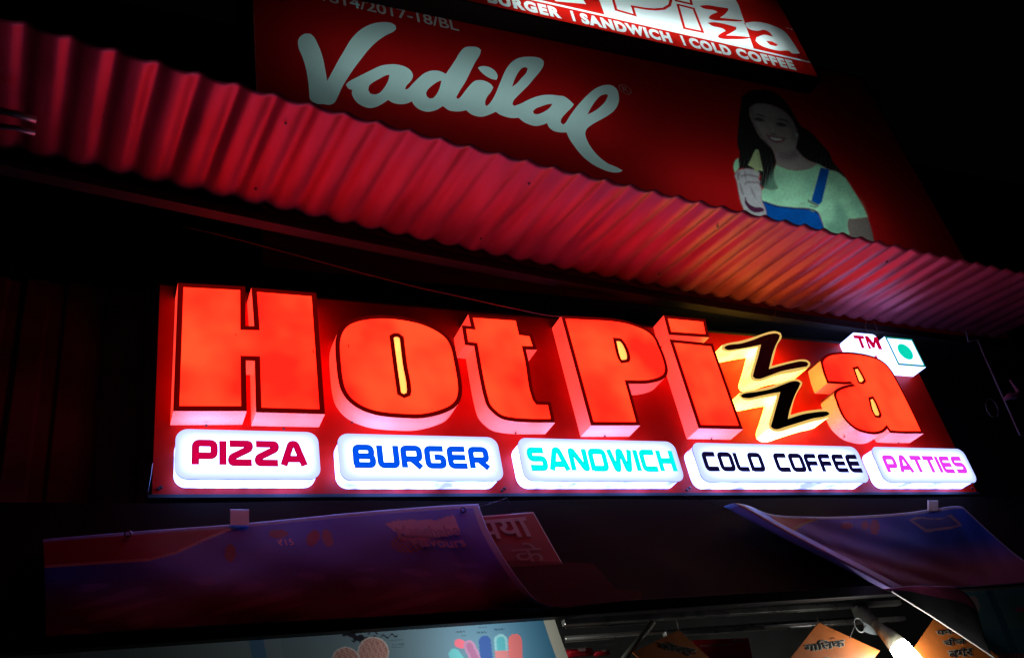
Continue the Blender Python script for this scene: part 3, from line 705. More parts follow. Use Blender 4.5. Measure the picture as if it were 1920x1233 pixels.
def film_grid(name, keep, label=None):
    m = bpy.data.materials.get('photo_film')
    if not m:
        m = ink('photo_film', (1, 1, 1)); nt = m.node_tree; a = nt.nodes.new('ShaderNodeAttribute'); a.attribute_name = 'ink'
        nt.links.new(a.outputs['Color'], [q_ for q_ in nt.nodes if q_.type == 'BSDF_TRANSPARENT'][0].inputs[0])
    idx = {}; vv = []; cc_ = []; ff = []
    def vid(r, c):
        k = r * gw + c
        if k not in idx:
            idx[k] = len(vv); vv.append(W((gx[r, c], gy[r, c]), FY)); cc_.append(img[r, c])
        return idx[k]
    for r in range(gh - 1):
        for c in range(gw - 1):
            if keep[r, c]: ff.append((vid(r, c), vid(r + 1, c), vid(r + 1, c + 1), vid(r, c + 1)))
    o = mesh(name, vv, ff, m, bb, label=label); at = o.data.color_attributes.new('ink', 'FLOAT_COLOR', 'POINT')
    at.data.foreach_set('color', np.array([[*c, 1] for c in cc_]).ravel())
ins = mask(smooth_loop(sil)) > .5
film_grid('printed_figure', ins, 'printed picture of a smiling person holding an ice cream')
film_grid('red_print', ~ins)
def tube_lamp(parent, p0, p1, y, power, col, h=.06, name='tube_lamp'):
    a, c = W(p0, y), W(p1, y)
    ld = bpy.data.lights.new(name, 'AREA'); ld.shape = 'RECTANGLE'; ld.size = (c - a).length; ld.size_y = h; ld.energy = power; ld.color = col
    o = bpy.data.objects.new(name, ld); C.objects.link(o)
    o.location = (a + c) / 2; ang = math.atan2(c.z - a.z, c.x - a.x)
    o.rotation_euler = (Matrix.Rotation(-ang, 3, 'Y') @ Matrix.Rotation(math.radians(90), 3, 'X')).to_euler()
    M4 = o.matrix_basis.copy(); o.parent = parent; o.matrix_parent_inverse = Matrix.Translation(parent.location).inverted()
    return o
tube_lamp(bb, (600, 150), (1110, 262), .30, 46, (.93, 1, 1))
tube_lamp(bb, (1230, 380), (1600, 455), .29, 62, (1, .95, .93))

# ------------------------------------------------------------------ upper light box sign
UY = -.11
ub = thing('backlit_shop_sign', 'bright backlit red and white light box sign at the top', 'sign', (3.8, -.05, 7.2))
u = (860, 0, 2.743); u3 = (1200, 0, 2.667)
_a, _b = W((896, 7), UY), W((1534, 146), UY); KT = (_b.z - _a.z) / (_b.x - _a.x)
def tz(x): return KT * (x - _b.x)
zb = _b.z; ux0 = W((560, -40), UY).x - .2; ux1 = W((1534, 144), UY).x; ztop = zb + 1.5
mesh('translucent_sheet', [(ux0, UY, zb + tz(ux0)), (ux1, UY, zb), (ux1, UY, ztop), (ux0, UY, ztop + tz(ux0))], [(0, 1, 2, 3)], flex('white_flex_upper', (.82, .97, .97)), ub)
b = MB()
b.box((ux0 - T_, UY - .006, zb - T_), (ux0 - .001, .05, ztop + T_)); b.box((ux1 + .001, UY - .006, zb - T_), (ux1 + T_, .05, ztop + T_))
b.box((ux0, UY - .006, ztop + .001), (ux1, .05, ztop + T_)); b.box((ux0, UY - .006, zb - T_), (ux1, .05, zb - .001)); b.box((ux0, .03, zb), (ux1, .048, ztop))
b.v = [(x_, y_, z_ + tz(x_)) for x_, y_, z_ in b.v]
b.build('box_frame', mat('box_black2', (.012, .012, .012), .8), ub)
QY = UY - .004
def q(p): a = W(p, QY); return (a.x, a.z)
line_z = [W(p, QY).z - tz(W(p, QY).x) for p in px(u, [(600, 36), (1200, 182), (1800, 330)])]; lz = sum(line_z) / 3
Mred2 = ink('red_film_upper', (.75, .012, .008), .02)
strip = [(ux0, zb), (ux1, zb), (ux1, lz - .012), (ux0, lz - .012)]
words = []
for s, a, c in (('BURGER', (150, 12), (535, 107)), ('SANDWICH', (636, 118), (1112, 245)), ('COLD', (1206, 262), (1420, 310)), ('COFFEE', (1450, 318), (1750, 385))):
    pa, pc = px(u, [a, c]); xa, xc = W(pa, QY).x, W(pc, QY).x
    zz0 = zb + .03; zz1 = lz - .034
    words += fit(text_loops(s, .062, 0, 1.2), xa, xc, zz0, zz1)
for p in ((78, 5), (593, 100), (1165, 235)):
    xx = W(px(u, [p])[0], QY).x; words.append([(xx - .012, zb + .035), (xx + .012, zb + .035), (xx + .012, lz - .035), (xx - .012, lz - .035)])
words = [[(x_, z_ + tz(x_)) for x_, z_ in l] for l in words]; strip = [(x_, z_ + tz(x_)) for x_, z_ in strip]
flat('red_strip', [strip] + words, QY, Mred2, ub, label='red strip with white lettering')
# red field above the line: left part, right part with the white a
la = W(px(u, [(750, 85)])[0], QY); 
xl_ = W(px(u, [(752, 80)])[0], QY).x
left = [(ux0, lz + .012 + tz(ux0)), (xl_, lz + .012 + tz(xl_)), q(px(u, [(722, 0)])[0]), q((1110, -90)), (ux0, ztop)]
tb = [q(p) for p in px(u, [(460, -40), (500, 8), (655, 22), (640, 0), (610, -60)])]
flat('red_field', [left, tb], QY, Mred2, ub)
xr_ = W(px(u, [(1526, 268)])[0], QY).x
right = [(xr_, lz + .012 + tz(xr_)), (ux1, lz + .012), (ux1, ztop), q((1300, -140)), q(px(u, [(1440, 28)])[0])]
a_o = [q(p) for p in smooth_loop(px(u3, [(520, 118), (545, 112), (575, 110), (620, 115), (680, 135), (725, 160), (760, 205), (800, 268), (762, 268), (745, 255), (700, 255), (640, 242), (600, 225), (578, 205), (582, 188), (620, 175), (665, 185), (650, 165), (620, 150), (590, 155), (545, 145)]))]
a_i = [q(p) for p in px(u3, [(630, 205), (660, 208), (690, 225), (680, 232), (650, 225)])]
tmx = fit(text_loops('TM', .02), W(px(u3, [(722, 130)])[0], QY).x, W(px(u3, [(775, 145)])[0], QY).x, W(px(u3, [(775, 155)])[0], QY).z, W(px(u3, [(722, 126)])[0], QY).z - .03)
flat('red_field', [right, a_o, a_i] + tmx, QY, Mred2, ub)
# outlined letters on the white patch
def outline(pts, wd, nm):
    v, f = [], []
    P = [Vector(q(p)) for p in pts]
    for i, p in enumerate(P):
        d1 = (p - P[i - 1]).normalized() if i else (P[1] - P[0]).normalized(); d2 = (P[i + 1] - p).normalized() if i < len(P) - 1 else d1
        m = d1 + d2; m = Vector((-m.y, m.x)).normalized(); k = 1 / max(m.dot(Vector((-d1.y, d1.x))), .5)
        v += [p + m * wd * k, p - m * wd * k]
    for i in range(len(P) - 1): f.append((2 * i, 2 * i + 1, 2 * i + 3, 2 * i + 2))
    mesh(nm, [(p.x, QY, p.y) for p in v], f, Mred2, ub)
outline(px(u, [(770, -90), (810, 52), (908, 80), (893, 34), (960, 46), (1010, 50), (1055, 46), (1085, 28), (1092, 0), (1080, -60)]), .013, 'letter_outline')
outline(px(u3, [(230, 70), (190, 24), (268, 44), (314, 161), (222, 142), (188, 22)][1:]), .013, 'letter_outline')
outline(px(u3, [(170, -20), (180, 4), (258, 22), (250, -12)]), .013, 'letter_outline')
for pts in ([(298, 30), (335, 27), (390, 35), (440, 42), (442, 52), (425, 72), (400, 90), (440, 94), (520, 103), (500, 108), (440, 106), (360, 100), (343, 93), (350, 80), (388, 62), (375, 54), (315, 42)],
            [(338, 115), (370, 112), (420, 120), (480, 136), (482, 148), (455, 165), (430, 178), (480, 180), (560, 188), (530, 195), (470, 197), (400, 192), (388, 184), (396, 174), (428, 156), (418, 146), (360, 130)]):
    flat('zigzag_letter', [[q(p) for p in smooth_loop(px(u3, pts))]], QY, Mred2, ub)
tube_lamp(ub, (960, 25), (1440, 105), .0, 110, (.93, 1, 1))
tube_lamp(ub, (1010, -70), (1330, -20), -.0, 55, (.93, 1, 1))

# ------------------------------------------------------------------ canopy below the sign
def rowx(pp, y): return W(pp, y).x
can = thing('shop_canopy', 'dark sloping canopy skirt below the red sign board', 'canopy', (2.6, -.4, 2.6))
v = []; f = []; nx_, nz_ = 60, 14
for j in range(nz_ + 1):
    for i in range(nx_ + 1):
        X = -.42 + 6.6 * i / nx_; t = j / nz_
        v.append((X, SY0 + (SY1 - SY0) * t + .008 * math.sin(X * 5 + t * 3), SZ0 + (SZ1 - SZ0) * t + .01 * math.sin(math.pi * t) * math.sin(X * 2)))
for j in range(nz_):
    for i in range(nx_): a = j * (nx_ + 1) + i; f.append((a, a + nx_ + 1, a + nx_ + 2, a + 1))
mesh('skirt', v, f, mat('dark_tarpaulin', (.005, .006, .011), .9, noise=.5, nscale=3, bump=.2, spec=.08), can, True)
b = MB(); b.box((-.42, SY1 - .012, SZ1 - .042), (6.18, SY1 + .03, SZ1 + .004)); b.build('edge_bar', mat('black_bar', (.012, .01, .012), .6), can, bevel=.003)
b = MB(); b.box((-.42, -.27, SZ1 + .35), (6.18, .38, SZ1 + .38)); b.build('ceiling', mat('inner_ceiling', (.06, .065, .06), .6, noise=.4), can)
b = MB(); b.box((-.42, .30, 1.4), (6.18, .34, 2.85)); b.build('inner_wall', mat('inner_wall_paint', (.045, .05, .048), .6, noise=.4, nscale=5), can)

# printed sheets: fine grids carrying their print as colour
def inpoly(p, poly):
    x, y = p; c = False; n = len(poly); j = n - 1
    for i in range(n):
        if (poly[i][1] > y) != (poly[j][1] > y) and x < (poly[j][0] - poly[i][0]) * (y - poly[i][1]) / (poly[j][1] - poly[i][1]) + poly[i][0]: c = not c
        j = i
    return c
def crv(pts):
    P = smooth_loop(pts, 6, 60, False); d = [0]
    for a, b2 in zip(P, P[1:]): d.append(d[-1] + math.hypot(b2[0] - a[0], b2[1] - a[1]))
    T = d[-1]; xs_ = np.array([p[0] for p in P]); ys_ = np.array([p[1] for p in P]); dd = np.array(d) / T
    return lambda t: np.array([np.interp(t, dd, xs_), np.interp(t, dd, ys_)])
def patch(name, top, bottom, left, right, yfn, nu, nv, cfn, m, parent=None, thick=.0015, flat_=True):
    ct, cb, cl, cr_ = crv(top), crv(bottom), crv(left), crv(right)
    def P(s, t):
        s = float(s); t = float(t)
        p = (1 - t) * ct(s) + t * cb(s) + (1 - s) * cl(t) + s * cr_(t) - ((1 - s) * (1 - t) * ct(0) + s * (1 - t) * ct(1) + (1 - s) * t * cb(0) + s * t * cb(1))
        return p
    vv, cc_ = [], []
    for j in range(nv + 1):
        for i in range(nu + 1):
            s, t = i / nu, j / nv; p = P(s, t)
            vv.append(W(p, yfn(s, t)) if flat_ else WS(p, yfn(s, t))); cc_.append(cfn(p[0], p[1], s, t))
    ff = []
    for j in range(nv):
        for i in range(nu): a = j * (nu + 1) + i; ff.append((a, a + nu + 1, a + nu + 2, a + 1))
    o = mesh(name, vv, ff, m, parent, True)
    at = o.data.color_attributes.new('ink', 'FLOAT_COLOR', 'POINT')
    for k, c in enumerate(cc_): at.data[k].color = (*c, 1)
    if thick: sd = o.modifiers.new('thick', 'SOLIDIFY'); sd.thickness = thick
    return o, P, yfn
def stamp(name, s, P, yfn, s0, s1, t0, t1, m, parent, bold=0.0, lift=.004, wave=0.0):
    """lettering laid on a patch, in patch coordinates"""
    v, f = text_mesh(s, bold)
    if not v: return
    xs_ = [a for a, _ in v]; x0, x1 = min(xs_), max(xs_); ys_ = [c for _, c in v]; y0, y1 = min(ys_), max(ys_)
    vv = []
    for a, c in v:
        k = (a - x0) / (x1 - x0); S_ = s0 + k * (s1 - s0); T_2 = t1 + (c - y0) / (y1 - y0) * (t0 - t1) + wave * math.sin(k * 6.28)
        vv.append(WS(P(S_, T_2), yfn(S_, T_2) + lift))
    return mesh(name, vv, f, m, parent)
def wr(s, t, a=.0035): return a * (math.sin(7 * s + 3 * t + 1) * math.sin(4 * t + 2 * s) + .25 * math.sin(19 * s - 9 * t) * math.sin(3 * s + t) + .08 * math.sin(53 * s + 17 * t + 4 * math.sin(6 * s)))
BLUE, HEM_BOXLIT, MAG, REDP = (.012, .09, .9), (.25, .45, .9), (.13, .06, .15), (.42, .02, .05)  # white hem has the menu boxes' blue glow mixed into its colour
M_banner = printed('vinyl_banner', .5, .25, 4)
def lb(x, y, s, t):
    if t < .035 or s > .985: return HEM_BOXLIT
    swoosh = 1003 + (60 * ((450 - x) / 170 if x < 450 else 0)) ** 1.0
    # red corner bounded by a pale curve
    yc = np.interp(x, [80, 280, 330, 380, 430, 460], [1062, 1048, 1035, 1012, 992, 982])
    if x < 465 and y < yc - 2: return (.24, .015, .04)
    if x < 465 and y < yc + 2.5: return (.45, .4, .45)
    for c, cx_, cy_, rx, ry in (((.17, .02, .1), 432, 1036, 10, 17), ((.18, .02, .12), 522, 1000, 18, 8), ((.2, .03, .12), 587, 1008, 11, 16), ((.2, .08, .22), 614, 1008, 10, 17)):
        k = math.cos(.5 if cx_ == 587 else (-.3 if cx_ == 614 else 0)); sn = math.sqrt(max(0, 1 - k * k)) * (1 if cx_ == 587 else -1)
        dx, dy = x - cx_, y - cy_; a, b2 = dx * k + dy * sn, -dx * sn + dy * k
        if (a / rx)**2 + (b2 / ry)**2 < 1: return c
    rib = [(722, 981), (745, 974), (790, 974), (820, 974), (850, 964), (862, 994), (840, 1004), (790, 1012), (745, 1010), (760, 1002), (740, 996)]
    if inpoly((x, y), rib): return (.42, .4, .7)
    if ((x - 765) / 32)**2 + ((y - 1018) / 18)**2 < 1 and math.sin(x * .7) * math.sin(y * .6) > -.2: return (.16, .06, .12)
    k = min(1, max(0, (t - .42) / .35)); base = tuple(BLUE[i] * (1 - k) + MAG[i] * k for i in range(3))
    g = math.sin(x * .043 + 3 * math.sin(y * .05)) * math.sin(y * .11 + x * .02)
    if k > .2 and g > .3: base = tuple(min(1, c * 1.3 + .05 * min(1, (g - .3) * 4)) for c in base)
    return base
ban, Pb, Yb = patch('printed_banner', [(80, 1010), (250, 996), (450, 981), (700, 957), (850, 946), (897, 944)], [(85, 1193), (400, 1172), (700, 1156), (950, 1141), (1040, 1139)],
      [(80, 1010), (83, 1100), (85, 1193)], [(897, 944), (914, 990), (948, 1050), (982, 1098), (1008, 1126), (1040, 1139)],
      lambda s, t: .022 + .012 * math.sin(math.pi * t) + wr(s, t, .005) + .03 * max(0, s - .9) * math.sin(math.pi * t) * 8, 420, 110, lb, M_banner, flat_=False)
tag(ban, 'blue and maroon vinyl banner with pale ribbon, on the canopy left of centre', 'banner', 'vinyl banners on the canopy')
M_ribt = mat('ribbon_ink', (.12, .09, .38), .5)
stamp('lettering', 'Manchahe', Pb, Yb, .795, .935, .15, .24, M_ribt, ban, .02, wave=-.012)
stamp('lettering', 'Flavours', Pb, Yb, .82, .935, .255, .34, M_ribt, ban, .02, wave=-.012)
stamp('price', '₹15', Pb, Yb, .528, .562, .17, .23, mat('pale_ink', (.5, .3, .35), .5), ban, .0)
for p0, p1 in (((868, 955), .0), ((240, 1000), .0)):
    b = MB(); q0 = WS(p0, .036); b.tube([q0 + Vector((.011 * math.cos(a), 0, .011 * math.sin(a))) for a in np.linspace(0, 6.283, 13)], .003, 5); b.build('eyelet', M_screw, ban)

def rbn(x, y, s, t):
    if t < .035 or s > .988: return HEM_BOXLIT
    if s < .07: return (.22, .18, .45)
    if inpoly((x, y), [(1440, 955), (1534, 968), (1500, 981), (1484, 992), (1450, 975)]): return (.2, .02, .05)
    if inpoly((x, y), [(1534, 967), (1545, 969), (1505, 984), (1488, 996), (1482, 990), (1500, 981)]): return (.22, .26, .18)
    for cx_, cy_, rx, ry in ((1588, 985, 12, 6), (1640, 988, 9, 14), (1622, 984, 7, 8)):
        if ((x - cx_) / rx)**2 + ((y - cy_) / ry)**2 < 1: return (.17, .08, .25)
    rib = [(1704, 974), (1718, 968), (1750, 971), (1770, 970), (1783, 963), (1805, 984), (1785, 990), (1745, 996), (1735, 997)]
    if inpoly((x, y), rib):
        c_ = (sum(p[0] for p in rib) / 9, sum(p[1] for p in rib) / 9)
        xi, yi = c_[0] + (x - c_[0]) / .86, c_[1] + (y - c_[1]) / .72
        return (.03, .08, .6) if inpoly((xi, yi), rib) else (.2, .24, .55)
    k = min(1, max(0, (t - .38) / .35)); base = tuple(BLUE[i] * (1 - k) + (.2, .12, .3)[i] * k for i in range(3))
    return base
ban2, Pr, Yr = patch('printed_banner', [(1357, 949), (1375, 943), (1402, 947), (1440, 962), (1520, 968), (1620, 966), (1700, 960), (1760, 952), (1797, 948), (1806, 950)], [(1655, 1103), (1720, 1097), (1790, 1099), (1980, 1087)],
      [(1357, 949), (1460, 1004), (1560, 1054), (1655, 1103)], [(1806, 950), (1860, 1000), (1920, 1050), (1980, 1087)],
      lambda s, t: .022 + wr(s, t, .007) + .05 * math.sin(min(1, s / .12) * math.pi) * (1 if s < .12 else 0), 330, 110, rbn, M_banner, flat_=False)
tag(ban2, 'creased blue and purple vinyl banner with folded left edge on the canopy at right', 'banner', 'vinyl banners on the canopy')
# folded-under tail of the right banner, hanging over the opening
def tail_c(x, y, s, t): return (.30, .05, .12) if t < .3 else (.05, .05, .055)
tail, _, _ = patch('hanging_tail', [(1655, 1102), (1690, 1096), (1740, 1098), (1790, 1100), (1812, 1112)], [(1674, 1110), (1740, 1151), (1800, 1190), (1862, 1231)],
      [(1655, 1102), (1664, 1106), (1674, 1110)], [(1812, 1112), (1828, 1132), (1838, 1165), (1848, 1200), (1862, 1231)],
      lambda s, t: -.585 + .03 * math.sin(3 * s) * t - .01 * t, 60, 40, tail_c, printed('vinyl_back', .5, .2), ban2)
b = MB(); b.tube([W(p, -.60) for p in ((1672, 1108), (1740, 1150), (1800, 1189), (1863, 1231))], .0035, 6); b.build('hem_edge', mat('white_hem', (.75, .72, .7), .5), ban2)
# maroon poster tucked behind the left banner
def mp(x, y, s, t): return (.24, .010, .03) if t < .55 else (.2, .04, .07)
pos, Pp2, Yp2 = patch('maroon_poster', [(890, 968), (1000, 959)], [(930, 1066), (1056, 1058)], [(890, 968), (930, 1066)], [(1000, 959), (1056, 1058)], lambda s, t: .010, 50, 40, mp, printed('card_print', .4, .1), flat_=False)
tag(pos, 'maroon poster with large pale Hindi lettering tucked behind the left banner', 'poster')
M_pale = mat('pale_lettering', (.3, .32, .4), .5)
stamp('lettering', 'पया', Pp2, Yp2, -.02, .82, .08, .44, M_pale, pos, .02)
stamp('lettering', 'के', Pp2, Yp2, .35, .8, .55, .92, mat('pale_lettering2', (.2, .15, .22), .5), pos, .0)
# limp clear plastic sheet
cl = thing('plastic_sheet', 'limp dull clear plastic sheet lying on the middle of the canopy', 'plastic sheet', W((1060, 1100), -.45))
v, f = fill([smooth_loop([(935, 1050), (1010, 1052), (1080, 1054), (1112, 1056), (1130, 1075), (1152, 1102), (1200, 1108), (1206, 1122), (1110, 1132), (1035, 1137), (995, 1120), (960, 1080)])])
def cy(p): return -.22 - (p[1] - 950) / 190 * .37
mesh('film', [WS(p, .016) for p in v], f, ink('clear_plastic', (.75, .72, .72), .05, .45, (.10, .085, .16)), cl)

# ------------------------------------------------------------------ posters under the canopy
PYY = -.50
def popc(x, y, s, t):
    if s > .975: return (.42, .42, .36)
    base = np.array((.26, .33, .34)) * (1 - s) ** .6 + np.array((.02, .14, .26)) * s ** 2
    if .10 < s < .42: base = base * 1.05 + .02
    if .355 < s < .385: base = np.array((.10, .22, .36))
    for cx_, cy_, r in ((700, 1222, 27), (648, 1238, 24)):
        if (x - cx_)**2 + (y - cy_)**2 < r * r:
            g = math.sin(x * .9 + 2 * math.sin(y * .5)) * math.sin(y * .8 + x * .3)
            return (.5, .3, .27) if g < .3 else (.3, .12, .12)
        if (x - cx_)**2 + (y - cy_)**2 < (r + 2.5)**2: return (.55, .5, .5)
    # ice lollies
    def cap(x0, y0, x1, y1, w_):
        dx, dy = x1 - x0, y1 - y0; L2 = dx * dx + dy * dy; k = max(0, min(1, ((x - x0) * dx + (y - y0) * dy) / L2))
        return math.hypot(x - x0 - k * dx, y - y0 - k * dy) < w_
    if cap(966, 1200, 968, 1260, 12.5): return (.62, .13, .13) if not cap(966, 1200, 968, 1260, 10) else (.52, .14, .15)
    if cap(939, 1200, 943, 1260, 12.5): return (.50, .18, .2) if y > 1219 else ((.08, .32, .38) if cap(939, 1200, 943, 1260, 8) else (.2, .42, .48))
    if cap(909, 1202, 915, 1260, 11.5): return (.04, .09, .28)
    if cap(880, 1210, 905, 1260, 11): return (.35, .2, .34) if not cap(880, 1210, 905, 1260, 6) else (.3, .13, .25)
    if cap(860, 1205, 866, 1207, 8): return (.6, .14, .2)
    if cap(852, 1226, 875, 1260, 11): return (.12, .42, .46)
    # little printed captions
    for (a, b2, c, d) in ((855, 872, 1182, 1185), (862, 876, 1190, 1192), (895, 912, 1174, 1176), (893, 914, 1183, 1186), (926, 946, 1178, 1181), (858, 872, 1163, 1165), (880, 905, 1166, 1169), (730, 757, 1199, 1201), (733, 757, 1207, 1209), (735, 755, 1212, 1213)):
        yy = y + (x - a) * .06
        if a < x < b2 and c < yy < d and math.sin(x * 2.6) > -.5: return tuple(base * .45)
    # torn, mouldy patch
    g = math.sin(x * .35) * math.sin(y * .5) + .6 * math.sin(x * .17 + y * .4)
    if 642 < x < 690 and abs(y - (1182 + (x - 642) * .45)) < 7 + 3 * g: return (.02, .02, .03)
    if 660 < x < 745 and abs(y - (1196 - (x - 690) * .12 + 3 * math.sin(x * .4))) < 1.4: return (.02, .02, .03)
    if 690 < x < 708 and abs(y - (1178 + abs(x - 699) * 1.1)) < 2: return (.02, .02, .03)
    if 780 < x < 804 and 1175 < y + (x - 780) * .05 < 1179 and math.sin(x * 1.2) > -.6: return (.03, .05, .12)
    return tuple(base)
pp, _, _ = patch('ice_lolly_poster', [(150, 1206), (600, 1183), (1037, 1151)], [(150, 1262), (600, 1262), (1076, 1262)], [(150, 1206), (150, 1262)], [(1037, 1151), (1050, 1190), (1076, 1262)],
      lambda s, t: PYY + .01 * math.sin(9 * s), 520, 60, popc, printed('paper_print', .4, .08, thru=.6), thick=0)
tag(pp, 'pale blue poster printed with ice lollies hanging under the canopy edge', 'poster')
def tealc(x, y, s, t):
    if y > 1224: return (.3, .3, .28) if math.sin(x * .8) > .2 else (.5, .05, .06)
    if abs(x - (1852 + (y - 1100) * .42)) < 7: return (.04, .14, .22)
    if ((x - 1823) / 14)**2 + ((y - 1136) / 20)**2 < 1: return (.45, .33, .33)
    if ((x - 1912) / 9)**2 + ((y - 1142) / 5)**2 < 1: return (.5, .08, .2)
    if ((x - 1918) / 10)**2 + ((y - 1156) / 8)**2 < 1: return (.08, .25, .14)
    return (.12, .24, .28) if t < .5 else (.07, .2, .28)
tp, _, _ = patch('teal_poster', [(1804, 1100), (1980, 1094)], [(1872, 1262), (2010, 1262)], [(1804, 1100), (1872, 1262)], [(1980, 1094), (2010, 1262)], lambda s, t: -.50, 110, 80, tealc, printed('paper_print2', .4, .08, thru=.6), thick=0)
tag(tp, 'teal printed poster hanging at the far right under the canopy', 'poster')

# ------------------------------------------------------------------ inside the opening
M_steel = mat('brushed_steel', (.5, .5, .47), .28, .9, noise=.3, nscale=12)
fr = thing('steel_rail_frame', 'shiny steel rails running under the canopy behind the hanging cards', 'rail', W((1450, 1150), -.35))
def bar(p0, p1, y, h, d, nm):
    a, c = W(p0, y), W(p1, y); b = MB()
    b.add([(a.x, y, a.z), (c.x, y, c.z), (c.x, y + d, c.z), (a.x, y + d, a.z), (a.x, y, a.z + h), (c.x, y, c.z + h), (c.x, y + d, c.z + h), (a.x, y + d, a.z + h)],
          [(0, 3, 2, 1), (4, 5, 6, 7), (0, 1, 5, 4), (1, 2, 6, 5), (2, 3, 7, 6), (3, 0, 4, 7)])
    b.build(nm, M_steel, fr, bevel=.003)
bar((1060, 1170), (1692, 1132), -.40, .024, .03, 'upper_rail')
bar((1250, 1191), (1700, 1161), -.30, .020, .03, 'lower_rail')
b = MB(); b.tube([W((1060, 1196), -.22), W((1620, 1158), -.22)], .010, 10); b.build('round_rail', M_steel, fr, True)
b = MB(); b.tube([W((1225, 1165), -.38), W((1165, 1240), -.38)], .012, 8); b.build('brace', mat('dull_steel', (.12, .12, .1), .5, .6), fr, True)

M_orange = mat('orange_card', (.74, .20, .035), .5, noise=.2, nscale=9)
M_blackink = mat('black_ink', (.012, .015, .03), .5)
M_halo = mat('pale_outline', (.6, .55, .4), .5)
def card(top, right, left, y, rows, label, reph=None):
    bot = (right[0] + left[0] - top[0], right[1] + left[1] - top[1])
    c = [W(p, y) for p in (top, right, bot, left)]
    b = MB(); b.add(c + [q_ + Vector((0, .004, 0)) for q_ in c], [(0, 3, 2, 1), (4, 5, 6, 7), (0, 1, 5, 4), (1, 2, 6, 5), (2, 3, 7, 6), (3, 0, 4, 7)])
    o = b.build('hanging_card', M_orange, None); tag(o, label, 'hanging card', 'orange menu cards hanging from the rails')
    for s, p0, p1, hgt, rp in rows:
        v, f = text_mesh(s, .012); xs_ = [a for a, _ in v]; ys_ = [a for _, a in v]; xa, xb, ya, yb = min(xs_), max(xs_), min(ys_), max(ys_)
        if rp is not None:
            n0 = len(v); cx_ = xa + (xb - xa) * rp; r = .16
            for k in range(9):
                a = math.pi * k / 8; v += [(cx_ + r * math.cos(a), yb - .02 + r * math.sin(a)), (cx_ + (r - .07) * math.cos(a), yb - .02 + (r - .07) * math.sin(a))]
            f += [(n0 + 2 * k, n0 + 2 * k + 1, n0 + 2 * k + 3, n0 + 2 * k + 2) for k in range(8)]
        for mm, off, grow, nm in ((M_halo, .0012, .0, 'lettering_outline'), (M_blackink, .0024, 0, 'lettering')):
            if nm == 'lettering_outline':
                v2, f2 = text_mesh(s, .06)
            else: v2, f2 = v, f
            vv = []
            for a, c_ in v2:
                k = (a - xa) / (xb - xa); t = (c_ - ya) / (yb - ya)
                vv.append(W((p0[0] + (p1[0] - p0[0]) * k + (1 - t) * .18 * hgt, p0[1] + (p1[1] - p0[1]) * k - t * hgt), y - off))
            mesh(nm, vv, f2, mm, o)
    h0 = W(top, y)
    b = MB(); b.tube([h0 + Vector((-.004, -.004, -.012)), h0 + Vector((-.008, -.01, .02)), h0 + Vector((0, .0, .045)), h0 + Vector((.008, .01, .02)), h0 + Vector((.004, .008, -.012))], .002, 5); b.build('hook', M_wire, o)
    return o
card((1273, 1180), (1342, 1243), (1186, 1222), -.42, [('कोल्ड', (1237, 1219), (1304, 1231), 19, None)], 'dim orange card with black Hindi lettering, leftmost of the hanging cards')
card((1535, 1166), (1650, 1219), (1443, 1283), -.44, [('गालिक'.replace('लि', 'िल'), (1509, 1221), (1582, 1211), 17, .72), ('ब्रेड', (1530, 1248), (1575, 1244), 15, None)], 'orange card with black Hindi lettering hanging left of the glowing bulb')
card((1760, 1146), (1885, 1240), (1692, 1246), -.515, [('पनीर', (1755, 1191), (1800, 1186), 12, None), ('चीज', (1768, 1211), (1809, 1206), 14, None), ('बगर', (1778, 1234), (1822, 1228), 14, .62)], 'bright orange card with three rows of Hindi lettering right of the glowing bulb')

